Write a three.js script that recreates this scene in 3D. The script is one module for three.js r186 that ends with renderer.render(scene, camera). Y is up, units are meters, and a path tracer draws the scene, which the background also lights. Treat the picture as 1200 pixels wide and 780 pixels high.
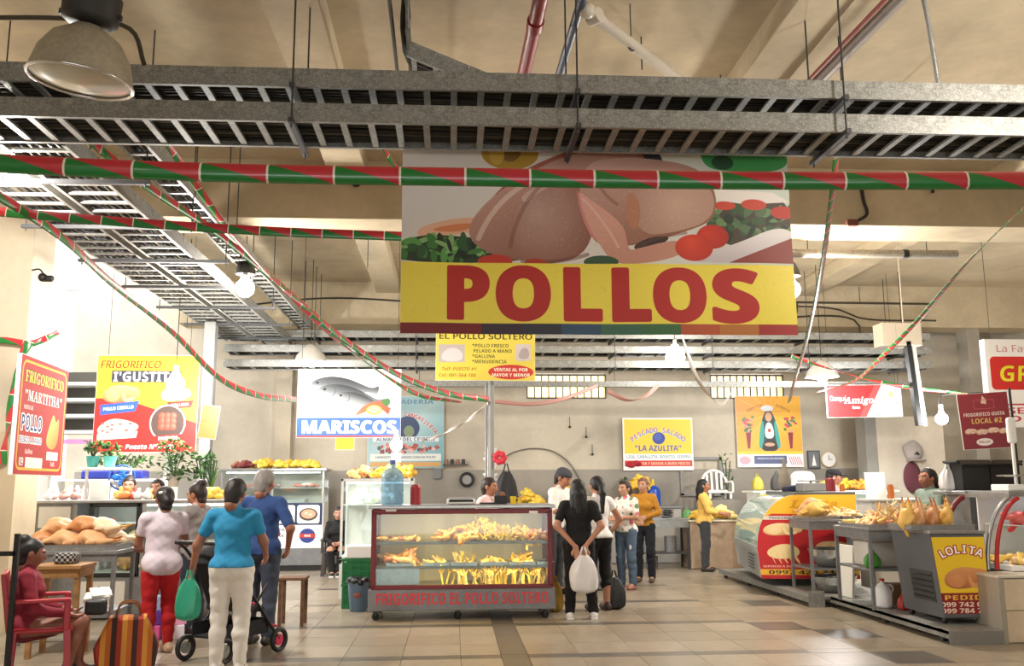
import * as THREE from 'three';
import { mergeGeometries } from 'three/addons/utils/BufferGeometryUtils.js';
import { RoundedBoxGeometry } from 'three/addons/geometries/RoundedBoxGeometry.js';
import { TextGeometry } from 'three/addons/geometries/TextGeometry.js';
import { FontLoader } from 'three/addons/loaders/FontLoader.js';
import { RectAreaLightUniformsLib } from 'three/addons/lights/RectAreaLightUniformsLib.js';

// ---------- camera, sky, exposure ----------
RectAreaLightUniformsLib.init();
const scene = new THREE.Scene();
const camera = new THREE.PerspectiveCamera(39.85, 1200 / 780, 0.1, 120);
camera.position.set(0, 1.5, 0);
camera.rotation.order = 'YXZ';
camera.rotation.set(9.4 * Math.PI / 180, -3.7 * Math.PI / 180, -0.0055);
const renderer = new THREE.WebGLRenderer({ antialias: true });
renderer.toneMapping = THREE.LinearToneMapping;
renderer.toneMappingExposure = 1.0;
renderer.shadowMap.enabled = true;
scene.background = new THREE.Color(4.3, 4.3, 4.25);      // bright overcast sky seen through the open side and front of the hall

// ---------- helpers ----------
const V = (x, y, z) => new THREE.Vector3(x, y, z), PI = Math.PI;
let seed = 7;
const rnd = () => { seed = (seed * 1664525 + 1013904223) >>> 0; return seed / 4294967296; };
const rr = (a, b) => a + (b - a) * rnd();
const taken = {};
const numbered = n => { const k = taken[n] = (taken[n] ?? -1) + 1; return k ? n + '_' + String(k).padStart(3, '0') : n; };
const place = (g, x = 0, y = 0, z = 0, rx = 0, ry = 0, rz = 0) => {
  if (rx || ry || rz) g.applyMatrix4(new THREE.Matrix4().makeRotationFromEuler(new THREE.Euler(rx, ry, rz, 'YXZ')));
  return g.translate(x, y, z);
};
const B = (w, h, d, x, y, z, rx, ry, rz) => place(new THREE.BoxGeometry(w, h, d), x, y, z, rx, ry, rz);
const RB = (w, h, d, r, x, y, z, rx, ry, rz) => place(new RoundedBoxGeometry(w, h, d, 2, r), x, y, z, rx, ry, rz);
const CY = (r1, r2, h, x, y, z, rx, ry, rz, n = 14) => place(new THREE.CylinderGeometry(r1, r2, h, n), x, y, z, rx, ry, rz);
const SP = (r, x, y, z, sx = 1, sy = 1, sz = 1, n = 14) => place(new THREE.SphereGeometry(r, n, Math.ceil(n * .7)).scale(sx, sy, sz), x, y, z);
const TO = (R, r, x, y, z, rx, ry, rz, arc) => place(new THREE.TorusGeometry(R, r, 8, 24, arc), x, y, z, rx, ry, rz);
const LA = (pts, x = 0, y = 0, z = 0, n = 24) => place(new THREE.LatheGeometry(pts.map(p => new THREE.Vector2(...p)), n), x, y, z);
const TU = (pts, r, n = 24, s = 6) => new THREE.TubeGeometry(pts.length === 2 ? new THREE.LineCurve3(V(...pts[0]), V(...pts[1])) : new THREE.CatmullRomCurve3(pts.map(p => V(...p))), pts.length === 2 ? 1 : n, r, s);
const EX = (pts, depth, x = 0, y = 0, z = 0, rx, ry, rz, bevel = 0) => {
  const s = new THREE.Shape(pts.map(p => new THREE.Vector2(...p)));
  return place(new THREE.ExtrudeGeometry(s, { depth, bevelEnabled: bevel > 0, bevelSize: bevel, bevelThickness: bevel, bevelSegments: 1 }), x, y, z, rx, ry, rz);
};
// uv in metres, by the way each face points
function metric(g) {
  const p = g.attributes.position, n = g.attributes.normal, uv = new Float32Array(p.count * 2);
  for (let i = 0; i < p.count; i++) {
    const ax = Math.abs(n.getX(i)), ay = Math.abs(n.getY(i)), az = Math.abs(n.getZ(i));
    const [u, v] = ax >= ay && ax >= az ? [p.getZ(i), p.getY(i)] : ay >= az ? [p.getX(i), p.getZ(i)] : [p.getX(i), p.getY(i)];
    uv[2 * i] = u; uv[2 * i + 1] = v;
  }
  g.setAttribute('uv', new THREE.BufferAttribute(uv, 2)); return g;
}
function join(gs, keep) {
  gs = [].concat(gs).map(g => g.index ? g.toNonIndexed() : g);
  const g = gs.length > 1 ? mergeGeometries(gs) : gs[0];
  return keep ? g : metric(g);
}
const P = (parent, name, gs, m, keep) => { const o = new THREE.Mesh(gs.isBufferGeometry && gs.userData.done ? gs : join(gs, keep), m); o.name = name; parent.add(o); return o; };
const tag = (o, label, category, group) => { o.userData = { label, category }; if (group) o.userData.group = group; return o; };
const T = (name, label, category, p = [0, 0, 0], ry = 0, group) => { const o = new THREE.Group(); o.name = numbered(name); o.position.set(...p); o.rotation.y = ry; scene.add(o); return tag(o, label, category, group); };
const one = (name, label, category, gs, m, p = [0, 0, 0], ry = 0, group) => { const o = P(scene, numbered(name), gs, m); o.position.set(...p); o.rotation.y = ry; return tag(o, label, category, group); };
const S = (name, gs, m, parent = scene) => { const o = P(parent, numbered(name), gs, m); o.userData.kind = 'structure'; return o; };
const done = g => { g.userData.done = true; return g; };
const copyTo = (o, p, ry, label) => { const c = o.clone(); c.userData = { ...o.userData }; c.name = numbered(o.name.replace(/_\d{3}$/, '')); scene.add(c); c.position.set(...p); c.rotation.y = ry; if (label) c.userData.label = label; return c; };

// ---------- materials ----------
function noiseTex(size, n, fn) {           // size in metres of one repeat
  const d = new Uint8Array(n * n * 4), h = (x, y, f) => {          // tiling value noise
    const X = x * f, Y = y * f, i = Math.floor(X), j = Math.floor(Y), u = X - i, v = Y - j, su = u * u * (3 - 2 * u), sv = v * v * (3 - 2 * v);
    const r = (a, b) => { let s = (((a % f) + f) % f * 374761393 + ((b % f) + f) % f * 668265263 + f * 97) | 0; s = Math.imul(s ^ (s >>> 13), 1274126177); return ((s ^ (s >>> 16)) >>> 0) / 4294967296; };
    return (r(i, j) * (1 - su) + r(i + 1, j) * su) * (1 - sv) + (r(i, j + 1) * (1 - su) + r(i + 1, j + 1) * su) * sv;
  };
  for (let y = 0; y < n; y++) for (let x = 0; x < n; x++) {
    const c = fn((f) => h(x / n, y / n, f), x / n, y / n), k = 4 * (y * n + x);
    for (let q = 0; q < 3; q++) d[k + q] = Math.max(0, Math.min(255, 255 * (c.length ? c[q] : c)));
    d[k + 3] = 255;
  }
  const t = new THREE.DataTexture(d, n, n); t.wrapS = t.wrapT = THREE.RepeatWrapping; t.magFilter = THREE.LinearFilter; t.minFilter = THREE.LinearMipmapLinearFilter; t.generateMipmaps = true;
  t.colorSpace = THREE.SRGBColorSpace; t.repeat.set(1 / size, 1 / size); t.needsUpdate = true; return t;
}
const mats = {};
const M = (color, roughness = .6, metalness = 0, o = {}) => {
  const k = color + '|' + roughness + '|' + metalness + '|' + Object.entries(o).map(([a, b]) => a + (b?.uuid ?? b)).join();
  return mats[k] ??= new THREE.MeshPhysicalMaterial({ color, roughness, metalness, ...o });
};
const stainT = noiseTex(4, 256, h => { const v = .86 + .1 * h(3) + .05 * h(9) - .12 * Math.max(0, h(5) * h(11) * 1.8 - .5) + .03 * h(60); return [v, v * .985, v * .96]; });
const streakT = noiseTex(5, 256, (h, x, y) => { const v = .8 + .1 * h(4) + .06 * h(9) + .05 * h(30) - .22 * Math.max(0, h(3) * h(7) * 2 - .55) + .04 * h(90); return [v, v * .98, v * .95]; });
const zincT = noiseTex(.5, 256, h => { const v = .62 + .3 * (h(90) > .55 ? h(70) : h(40) * .5) + .12 * h(14); return [v, v * 1.0, v * .99]; });
const fineT = noiseTex(.6, 128, h => { const v = .84 + .1 * h(40) + .06 * h(8); return [v, v, v]; });
const tileT = noiseTex(1.3, 256, h => { const v = .83 + .1 * h(6) + .05 * h(25) + .04 * h(100); return [v, v * .985, v * .965]; });
const woodT = noiseTex(.8, 128, (h, x, y) => { const g = .5 + .5 * Math.sin(40 * y + 5 * h(3)); const v = .75 + .15 * g + .1 * h(50); return [v, v * .95, v * .9]; });
const ceilM = M('#d4c8ae', .9, 0, { map: streakT });
const beamM = ceilM, wallM = M('#cbc4b6', .9, 0, { map: stainT }), greyWallM = M('#9b9790', .7, 0, { map: stainT });
const colM = M('#ddd4c2', .85, 0, { map: stainT }), whiteWallM = M('#f3efe6', .9, 0, { map: stainT });
const zincM = M('#b3b3ae', .5, .3, { map: zincT });
const steelM = M('#b9babb', .32, .75, { map: fineT }), steelDull = M('#8f9091', .5, .5, { map: fineT }), darkSteel = M('#4a4b4d', .5, .5);
const blackM = M('#161616', .5), cableM = M('#27241f', .7), cable2M = M('#443e31', .8), whiteM = M('#ecebe7', .5), offM = M('#d9d5cb', .6), greyM = M('#8b8b88', .6), redM = M('#b3161d', .45), maroonM = M('#701018', .4), chromeM = M('#d6d8da', .15, .95);
const glassM = new THREE.MeshPhysicalMaterial({ color: '#f4fbf9', roughness: .03, transmission: 1, thickness: 0, ior: 1.45 });
const glow = (c, i) => new THREE.MeshStandardMaterial({ color: '#ffffff', emissive: c, emissiveIntensity: i });
const bulbM = glow('#fff8ee', 12), tubeM = glow('#ffedc4', 3.2), tubeWhite = glow('#ffffff', 3.2);
function canvas(w, h, draw, opt = {}) {
  const c = document.createElement('canvas'); c.width = w; c.height = h; const g = c.getContext('2d');
  g.textAlign = 'center'; g.textBaseline = 'middle'; draw(g, w, h);
  const t = new THREE.CanvasTexture(c); t.colorSpace = THREE.SRGBColorSpace; Object.assign(t, opt); return t;
}
function tx(g, s, x, y, size, fill, o = {}) {        // o: font, stroke, sw, w (width to fit), sk (slant), rot
  g.save(); g.translate(x, y); if (o.rot) g.rotate(o.rot); if (o.sk) g.transform(1, 0, o.sk, 1, 0, 0);
  g.font = `${o.thin ? '' : 'bold '}${size}px ${o.font ?? 'sans-serif'}`; g.textAlign = o.align ?? 'center';
  if (o.w) g.scale(o.w / g.measureText(s).width, 1);
  if (o.stroke) { g.lineJoin = 'round'; g.strokeStyle = o.stroke; g.lineWidth = o.sw; g.strokeText(s, 0, 0); }
  g.fillStyle = fill; g.fillText(s, 0, 0); g.restore();
}
const arcText = (g, s, cx, cy, R, a0, a1, size, fill, o = {}) => [...s].forEach((ch, i) => { const a = a0 + (a1 - a0) * (s.length > 1 ? i / (s.length - 1) : .5); tx(g, ch, cx + R * Math.sin(a), cy - R * Math.cos(a), size, typeof fill === 'function' ? fill(i) : fill, { ...o, rot: a }); });
const rect = (g, c, x, y, w, h) => { g.fillStyle = c; g.fillRect(x, y, w, h); };
const ell = (g, c, x, y, rx, ry, rot = 0) => { g.fillStyle = c; g.beginPath(); g.ellipse(x, y, rx, ry, rot, 0, 7); g.fill(); };
const poly = (g, c, pts) => { g.fillStyle = c; g.beginPath(); pts.forEach((p, i) => i ? g.lineTo(...p) : g.moveTo(...p)); g.closePath(); g.fill(); };
const blob = (g, c, pts) => { g.fillStyle = c; g.beginPath(); const n = pts.length; for (let i = 0; i <= n; i++) { const a = pts[i % n], b = pts[(i + 1) % n], m = [(a[0] + b[0]) / 2, (a[1] + b[1]) / 2]; i ? g.quadraticCurveTo(...a, ...m) : g.moveTo(...m); } g.fill(); };
const lin = (g, x0, y0, x1, y1, ...cs) => { const q = g.createLinearGradient(x0, y0, x1, y1); cs.forEach((c, i) => q.addColorStop(i / (cs.length - 1), c)); return q; };
const rad = (g, x, y, r, ...cs) => { const q = g.createRadialGradient(x, y, 0, x, y, r); cs.forEach((c, i) => q.addColorStop(i / (cs.length - 1), c)); return q; };
const printM = (t, r = .45) => new THREE.MeshPhysicalMaterial({ map: t, roughness: r });
// a flat board with a printed face
function board(name, label, cat, w, h, tex, p, ry = 0, o = {}) {
  const t = T(name, label, cat, p, ry); t.rotation.z = o.rz ?? 0; t.rotation.x = o.rx ?? 0;
  P(t, 'board', B(w, h, o.th ?? .02, 0, 0, 0), o.back ?? whiteM);
  P(t, 'print', new THREE.PlaneGeometry(w - (o.edge ?? .01), h - (o.edge ?? .01)).translate(0, 0, (o.th ?? .02) / 2 + .002), printM(tex, o.rough), true);
  if (o.cords) for (const s of o.cords) P(t, 'cord', CY(.004, .004, s[1], s[0], h / 2 + s[1] / 2, 0, 0, 0, 0, 5), cableM);
  return t;
}

// ---------- signed distance meshing (surface nets) ----------
function sdf(prims, k, cell, cut, lo, hi) {
  let mn = [9, 9, 9], mx = [-9, -9, -9];
  const bb = prims.map(p => {
    const e = p.length === 8 ? [Math.min(p[0] - p[6], p[3] - p[7]), Math.min(p[1] - p[6], p[4] - p[7]), Math.min(p[2] - p[6], p[5] - p[7]), Math.max(p[0] + p[6], p[3] + p[7]), Math.max(p[1] + p[6], p[4] + p[7]), Math.max(p[2] + p[6], p[5] + p[7])]
      : [p[0] - p[3], p[1] - p[4], p[2] - p[5], p[0] + p[3], p[1] + p[4], p[2] + p[5]];
    for (let i = 0; i < 3; i++) { mn[i] = Math.min(mn[i], e[i]); mx[i] = Math.max(mx[i], e[i + 3]); } return e;
  });
  if (lo) mn = mn.map((v, i) => Math.max(v, lo[i])); if (hi) mx = mx.map((v, i) => Math.min(v, hi[i]));
  const pad = 2 * cell + k * .3, o = mn.map(v => v - pad), n = mx.map((v, i) => Math.ceil((v - mn[i] + 2 * pad) / cell) + 1), [nx, ny, nz] = n;
  const f = new Float32Array(nx * ny * nz).fill(.2), mar = k + 2.5 * cell;
  prims.forEach((p, q) => {
    const e = bb[q], a = [0, 1, 2].map(i => Math.max(0, Math.floor((e[i] - mar - o[i]) / cell))), b = [0, 1, 2].map(i => Math.min(n[i] - 1, Math.ceil((e[i + 3] + mar - o[i]) / cell)));
    const cap = p.length === 8, dx = cap ? p[3] - p[0] : 0, dy = cap ? p[4] - p[1] : 0, dz = cap ? p[5] - p[2] : 0, L = dx * dx + dy * dy + dz * dz || 1e-9;
    for (let z = a[2]; z <= b[2]; z++) for (let y = a[1]; y <= b[1]; y++) for (let x = a[0]; x <= b[0]; x++) {
      const X = o[0] + x * cell - p[0], Y = o[1] + y * cell - p[1], Z = o[2] + z * cell - p[2]; let d;
      if (cap) { let t = (X * dx + Y * dy + Z * dz) / L; t = t < 0 ? 0 : t > 1 ? 1 : t; d = Math.hypot(X - t * dx, Y - t * dy, Z - t * dz) - p[6] - t * (p[7] - p[6]); }
      else { const k0 = Math.hypot(X / p[3], Y / p[4], Z / p[5]), k1 = Math.hypot(X / p[3] ** 2, Y / p[4] ** 2, Z / p[5] ** 2); d = k1 > 1e-6 ? k0 * (k0 - 1) / k1 : -Math.min(p[3], p[4], p[5]); }
      const i = x + nx * (y + ny * z), c = f[i], h = Math.max(0, k - Math.abs(c - d)) / k;
      f[i] = Math.min(c, d) - h * h * k * .25;
    }
  });
  if (cut) for (let z = 0; z < nz; z++) for (let y = 0; y < ny; y++) for (let x = 0; x < nx; x++) { const i = x + nx * (y + ny * z); if (f[i] < .1) f[i] = cut(f[i], o[0] + x * cell, o[1] + y * cell, o[2] + z * cell); }
  for (let z = 0; z < nz; z++) for (let y = 0; y < ny; y++) for (let x = 0; x < nx; x++) if (!x || !y || !z || x === nx - 1 || y === ny - 1 || z === nz - 1) { const i = x + nx * (y + ny * z); if (f[i] < 0) f[i] = cell * .3; }
  const id = new Int32Array(nx * ny * nz).fill(-1), pos = [], idx = [], st = [1, nx, nx * ny];
  for (let z = 0; z < nz - 1; z++) for (let y = 0; y < ny - 1; y++) for (let x = 0; x < nx - 1; x++) {
    const i = x + nx * (y + ny * z); let m = 0, sx = 0, sy = 0, sz = 0, c = 0;
    for (let q = 0; q < 8; q++) if (f[i + (q & 1) + (q >> 1 & 1) * nx + (q >> 2) * nx * ny] < 0) m |= 1 << q;
    if (m === 0 || m === 255) continue;
    for (let q = 0; q < 8; q++) for (let e = 0; e < 3; e++) if (!(q >> e & 1)) {
      const r = q | 1 << e; if ((m >> q & 1) === (m >> r & 1)) continue;
      const fa = f[i + (q & 1) + (q >> 1 & 1) * nx + (q >> 2) * nx * ny], fb = f[i + (r & 1) + (r >> 1 & 1) * nx + (r >> 2) * nx * ny], t = fa / (fa - fb);
      sx += (q & 1) + (e === 0 ? t : 0); sy += (q >> 1 & 1) + (e === 1 ? t : 0); sz += (q >> 2) + (e === 2 ? t : 0); c++;
    }
    id[i] = pos.length / 3; pos.push(o[0] + (x + sx / c) * cell, o[1] + (y + sy / c) * cell, o[2] + (z + sz / c) * cell);
  }
  for (let z = 1; z < nz - 1; z++) for (let y = 1; y < ny - 1; y++) for (let x = 1; x < nx - 1; x++) {
    const i = x + nx * (y + ny * z);
    for (let e = 0; e < 3; e++) {
      const j = i + st[e]; if ((f[i] < 0) === (f[j] < 0)) continue;
      const u = st[(e + 1) % 3], v = st[(e + 2) % 3], a = id[i], b = id[i - u], c = id[i - u - v], d = id[i - v];
      if (a < 0 || b < 0 || c < 0 || d < 0) continue;
      f[i] < 0 ? idx.push(a, b, c, a, c, d) : idx.push(a, c, b, a, d, c);
    }
  }
  const g = new THREE.BufferGeometry();
  g.setAttribute('position', new THREE.Float32BufferAttribute(pos, 3)); g.setIndex(idx); g.computeVertexNormals();
  return g;
}
const paint = (g, fn) => { const p = g.attributes.position, c = new Float32Array(p.count * 3), k = new THREE.Color(); for (let i = 0; i < p.count; i++) { k.set(fn(p.getX(i), p.getY(i), p.getZ(i))); c.set([k.r, k.g, k.b], 3 * i); } g.setAttribute('color', new THREE.BufferAttribute(c, 3)); return g; };
const flesh = gs => done(gs.length > 1 ? mergeGeometries(gs) : gs[0]);

// ---------- setting: floor ----------
const floor = S('floor', [B(19, .2, 27, 2.2, -.116, -5.5), B(16, .2, 40, -15.3, -.14, -12)], M('#6e655a', .8, 0, { map: fineT }));
{
  const mk = c => M(c, .3, 0, { map: tileT }), tones = ['#a99e8d', '#a49886', '#ada292', '#9e9484'].map(mk), dark = mk('#6c6863');
  const xs = [[.08, .44], [.44, .68, 1], [.68, 1.14]]; for (let k = 0; k < 13; k++) xs.push([.08 - .52 * (k + 1), .08 - .52 * k]); for (let k = 0; k < 20; k++) xs.push([1.14 + .52 * k, 1.66 + .52 * k]);
  const all = [], inlay = [[3.69, -10.23], [4.01, -9.71], [3.86, -8.34], [3.86, -11.66]];
  for (let r = -32; r < 28; r++) {
    const band = Math.floor(r / 4), q = r - 4 * band, z1 = -6.54 - 1.87 * band - [0, .18, .743, 1.306][q], z0 = z1 - (q ? .563 : .18);
    if (z0 < -18.4 || z1 > 7.5) continue;
    for (const [x0, x1, d] of xs) if (x1 < 11.4 && x0 > -6.4) all.push([x0, x1, z0, z1, d || (q === 0 && x0 > -2.1 && x1 < 3.3)]);
  }
  const vis = a => { const cx = (a[0] + a[1]) / 2, cz = (a[2] + a[3]) / 2; return (cz > -8 || Math.abs(cx - .5) > 5 || cx > 4.6 ? 100 : 0) + Math.abs(cz + 7.6) + .2 * Math.abs(cx - .8); };
  all.sort((a, b) => vis(a) - vis(b));
  const cache = {}, rest = [[], [], [], [], []];
  all.forEach(([x0, x1, z0, z1, d], i) => {
    const w = x1 - x0 - .004, h = z1 - z0 - .005, cx = (x0 + x1) / 2, cz = (z0 + z1) / 2, t = Math.floor(rnd() * 4);
    const isDark = d || inlay.some(([x, z]) => x > x0 && x < x1 && z > z0 && z < z1);      // inlaid grey tiles
    if (i < 300) {
      const g = cache[w.toFixed(3) + h.toFixed(3)] ??= done(join(B(w, .016, h, 0, -.008, 0)));
      const m = P(floor, i ? 'tile_' + String(i).padStart(3, '0') : 'tile', g, isDark ? dark : tones[t]); m.position.set(cx, (rnd() - .5) * .0012, cz);
    } else rest[isDark ? 4 : t].push(B(w, .016, h, cx, -.008, cz));
  });
  rest.forEach((g, i) => { if (g.length) P(floor, 'far_tile', g, i === 4 ? dark : tones[i]).userData.kind = 'stuff'; });
}

// ---------- setting: walls, columns, ceiling ----------
S('wall_left', [B(.25, 5.4, 19.5, -6.62, 2.7, -1.75)], wallM);
S('wall_right', [B(.25, 5.4, 26.6, 11.62, 2.7, -5.3)], wallM);
const back = S('wall_back', [B(9.0, 7.3, .25, -3, 3.65, -18.62), B(2.18, 5.4, .25, 4.19, 2.7, -18.62), B(4.95, 5.4, .25, 9.27, 2.7, -18.62),
  ...[[1.5, 3.1], [5.28, 6.8]].flatMap(([a, b]) => [B(b - a, 3.22, .25, (a + b) / 2, 1.61, -18.62), B(b - a, 1.66, .25, (a + b) / 2, 4.57, -18.62)])], wallM);
P(back, 'wainscot', [B(18.8, 1.8, .03, 2.1, .9, -18.48)], greyWallM);
S('wall_front', [B(2.2, 5.4, .25, -5.6, 2.7, 7.6), B(4.1, 5.4, .25, 9.55, 2.7, 7.6), B(12, 3.1, .25, 1.5, 3.85, 7.6)], wallM);
[[1.5, 3.1], [5.28, 6.8]].forEach(([a, b], i) => {           // clerestory windows: opening, bars, panes
  const w = S('window_' + (i + 1), [B(b - a, .03, .06, (a + b) / 2, 3.235, -18.5), B(b - a, .03, .06, (a + b) / 2, 3.705, -18.5), B(b - a, .02, .04, (a + b) / 2, 3.54, -18.5)], darkSteel);
  const n = 11, pane = M('#fff0cc', .6, 0, { transmission: .95, thickness: 0 }), s = (b - a) / n;
  for (let k = 0; k <= n; k++) P(w, 'mullion', B(.022, .48, .04, a + k * s, 3.47, -18.5), darkSteel);
  const pg = done(join(B(s - .02, .46, .004, 0, 0, 0)));
  for (let k = 0; k < n; k++) P(w, 'pane', pg, pane).position.set(a + (k + .5) * s, 3.47, -18.52);
});
S('ceiling', [B(18.4, .25, 18.7, 2.5, 5.425, -1.55), B(16.8, .25, 8.2, 3.3, 5.425, -14.6)], ceilM);
const beamG = (w, h, d, x, y, z) => RB(w, h, d, .015, x, y, z);
S('trim_1', beamG(18.2, .72, .72, 2.45, 4.95, -10.86), beamM).userData.label = 'deep plastered beam across the hall';
S('trim_2', beamG(16.7, .82, .6, 3.25, 4.9, -17.4), beamM).userData.label = 'plastered beam in front of the back wall';
S('trim_3', beamG(18.2, .72, .72, 2.45, 4.95, -.5), beamM);
[[-1.24, .44], [2.79, .44], [6.8, .44], [-5, .44]].forEach(([x, w], i) => S('trim_' + (i + 4), [beamG(w, .22, 9.6, x, 5.2, -5.7), ...(x > -4 ? [beamG(w, .22, 5.9, x, 5.2, -14.2)] : [])], beamM));
const colL = S('trim_8', [RB(.6, 5.3, .56, .012, -5.0, 2.65, -10.6)], colM); colL.userData.label = 'cream square column at the left of the hall';
P(colL, 'dado', B(.61, 2.1, .57, -5.0, 1.05, -10.6), M('#d5c6ab', .7, 0, { map: stainT }));
S('trim_9', RB(.26, 4.5, .4, .01, 10.2, 2.25, -17.4), M('#a9a59d', .8, 0, { map: stainT })).userData.label = 'slim grey concrete column by the white shop sign';
S('trim_10', [B(.22, 2.8, .4, 7.9, 1.4, -17.2)], M('#9c9d9b', .7, 0, { map: stainT }));
S('trim_11', [B(1.35, 2.75, .08, 8.65, 1.375, -17.05)], M('#dcd6ca', .7, 0, { map: stainT }));
S('trim_12', B(.3, 5.2, .3, -3.3, 2.6, -18.3), M('#bcb3a3', .85, 0, { map: stainT }));

// outside, beyond the open side: a white building with an upper gallery
{
  const t = T('gallery_building', 'overexposed white building with an upper gallery beyond the open side', 'building', [-11.5, 0, -26]);
  P(t, 'wall', [B(11, 6.1, .3, 0, 3.05, 0), B(11, .3, 3.2, 0, 6.0, -1.5)], whiteWallM);
  P(t, 'upper_wall', B(11, 4.5, .3, 0, 8.3, -3), whiteWallM);
  P(t, 'railing', [CY(.03, .03, 11, 0, 6.95, .1, 0, 0, PI / 2), ...[-3, -1.5, 0, 1.5, 3].map(x => CY(.02, .02, .9, x, 6.5, .1))], steelM);
  P(t, 'pink_curtain', B(1.0, 2.6, .05, 2.2, 7.6, -2.6), M('#e8a0b8', .8));
}

// ---------- cable trays ----------
function tray(name, label, L, W, p, ry, sp, nc, rm, thick = .13, cables = true) {
  const t = T(name, label, 'cable tray', p, ry, 'cable trays under the ceiling');
  const rail = done(join([B(L, thick, .005, 0, 0, 0), B(L, .006, .025, 0, thick / 2, -.01), B(L, .006, .03, 0, -thick / 2, -.012)]));
  P(t, 'rail', rail, rm).position.z = W / 2; const r2 = P(t, 'rail', rail, rm); r2.position.z = -W / 2; r2.rotation.y = PI;
  const rung = done(join(B(.045, .02, W - .01, 0, 0, 0)));
  for (let k = 0, x = -L / 2 + sp / 2; x < L / 2; x += sp, k++) { const m = P(t, 'rung', rung, zincM); m.position.set(x, -thick / 2 + .012, 0); }
  for (let k = 0; k < nc; k++) {
    const z0 = (k + .5) / nc - .5, pts = []; for (let x = -L / 2; x <= L / 2 + .01; x += L / 16) pts.push([x, -thick / 2 + .045 + .012 * rnd() + .02 * (k % 2), z0 * (W - .07) + rr(-.018, .018)]);
    P(t, 'cable', TU(pts, W / nc * .47, 48, 5), k % 3 === 1 ? cable2M : cableM);
  }
  return t;
}
tray('cable_tray', 'upper of two stacked galvanised cable trays crossing overhead above the chicken banner', 13, .5, [.7, 4.27, -6.27], .0, .19, 15, zincM);
tray('cable_tray', 'lower of two stacked galvanised cable trays just above the chicken banner', 13, .5, [.7, 4.02, -6.27], .0, .19, 14, zincM);
tray('cable_tray', 'cable tray with bright side rails running away above the fish stall banner', 9.7, .48, [-3.1, 4.05, -11.5], PI / 2, .26, 13, zincM);
tray('cable_tray', 'wide cable tray running away beside the left column', 9.4, .5, [-3.72, 4.08, -11.5], PI / 2, .26, 13, zincM);
tray('cable_tray', 'narrow raised cable tray running away toward the hanging lamp', 9.6, .24, [-2.6, 4.3, -11.4], PI / 2, .26, 7, zincM);
[[4.12, 'topmost'], [3.86, 'middle'], [3.6, 'lowest']].forEach(([y, w]) => tray('cable_tray', w + ' of three cable trays crossing in front of the far wall', 12.6, .5, [2.35, y, -16.2], 0, .3, 5, zincM, .12));
{ const t = T('cable_duct', 'flat grey cable duct under the clerestory windows', 'cable duct'); P(t, 'channel', B(10.4, .1, .12, 3.4, 3.28, -16.3), zincM); for (let k = 0; k < 6; k++) P(t, 'rod', CY(.006, .006, .24, -.6 + 1.75 * k, 3.44, -16.3, 0, 0, 0, 6), darkSteel); }
function hanger(label, x, y, z, w, top, arms, ry = 0) {
  const t = T('tray_hanger', label, 'hanger', [x, y, z], ry, 'threaded rod hangers carrying the trays');
  for (const s of [-1, 1]) P(t, 'rod', CY(.007, .007, top - y + .05, 0, (top - y) / 2 - .02, s * w / 2, 0, 0, 0, 6), darkSteel);
  for (const a of arms) P(t, 'strut', [B(.035, .035, w + .08, 0, a, 0)], darkSteel);
}
[-1.1, .85, 2.75].forEach(x => hanger('threaded rod hanger with two struts under the stacked trays above the banner', x, 3.93, -6.27, .6, 5.3, [0, .25]));
for (let k = 0; k < 7; k++) hanger('threaded rod hanger with a long strut under the trays beside the left column', -3.3, 3.96, -7.4 - 1.35 * k, 1.55, 5.3, [0], PI / 2);
for (let k = 0; k < 7; k++) hanger('threaded rod hanger with three struts under the trays by the far wall', -2.4 + 1.75 * k, 3.52, -16.2, .6, 5.3, [0, .26, .52]);
{ // tray that climbs from the crossing tray into the ceiling
  const t = T('cable_riser', 'galvanised cable tray bending up into the ceiling behind the crossing trays', 'cable tray', [0, 0, 0]);
  const bar = (a, b, h) => { const A = V(...a), C = V(...b), d = C.clone().sub(A), g = new THREE.BoxGeometry(.02, h, d.length()); g.applyMatrix4(new THREE.Matrix4().lookAt(V(0, 0, 0), d.clone().negate(), V(0, 1, 0))); return g.translate(...A.add(C).multiplyScalar(.5).toArray()); };
  const path = [[-.36, 5.28, -6.2], [-.36, 4.82, -6.66], [.1, 4.72, -6.85], [.75, 4.5, -6.95], [1.1, 4.35, -6.95]];
  for (const o of [0, .32]) P(t, 'rail', path.slice(1).map((q, i) => bar([path[i][0], path[i][1], path[i][2] - o], [q[0], q[1], q[2] - o], .13)), zincM);
  for (let k = 0; k < 12; k++) { const u = k / 11 * 3.99, i = Math.floor(u), f = u - i, q = [0, 1, 2].map(j => path[i][j] * (1 - f) + path[i + 1][j] * f); P(t, 'rung', B(.04, .02, .3, q[0], q[1] - .03, q[2] - .16), zincM); }
  for (let k = 0; k < 4; k++) P(t, 'cable', TU(path.map(q => [q[0], q[1] + .01, q[2] - .06 - .06 * k]), .022, 24, 5), cableM);
}
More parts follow.
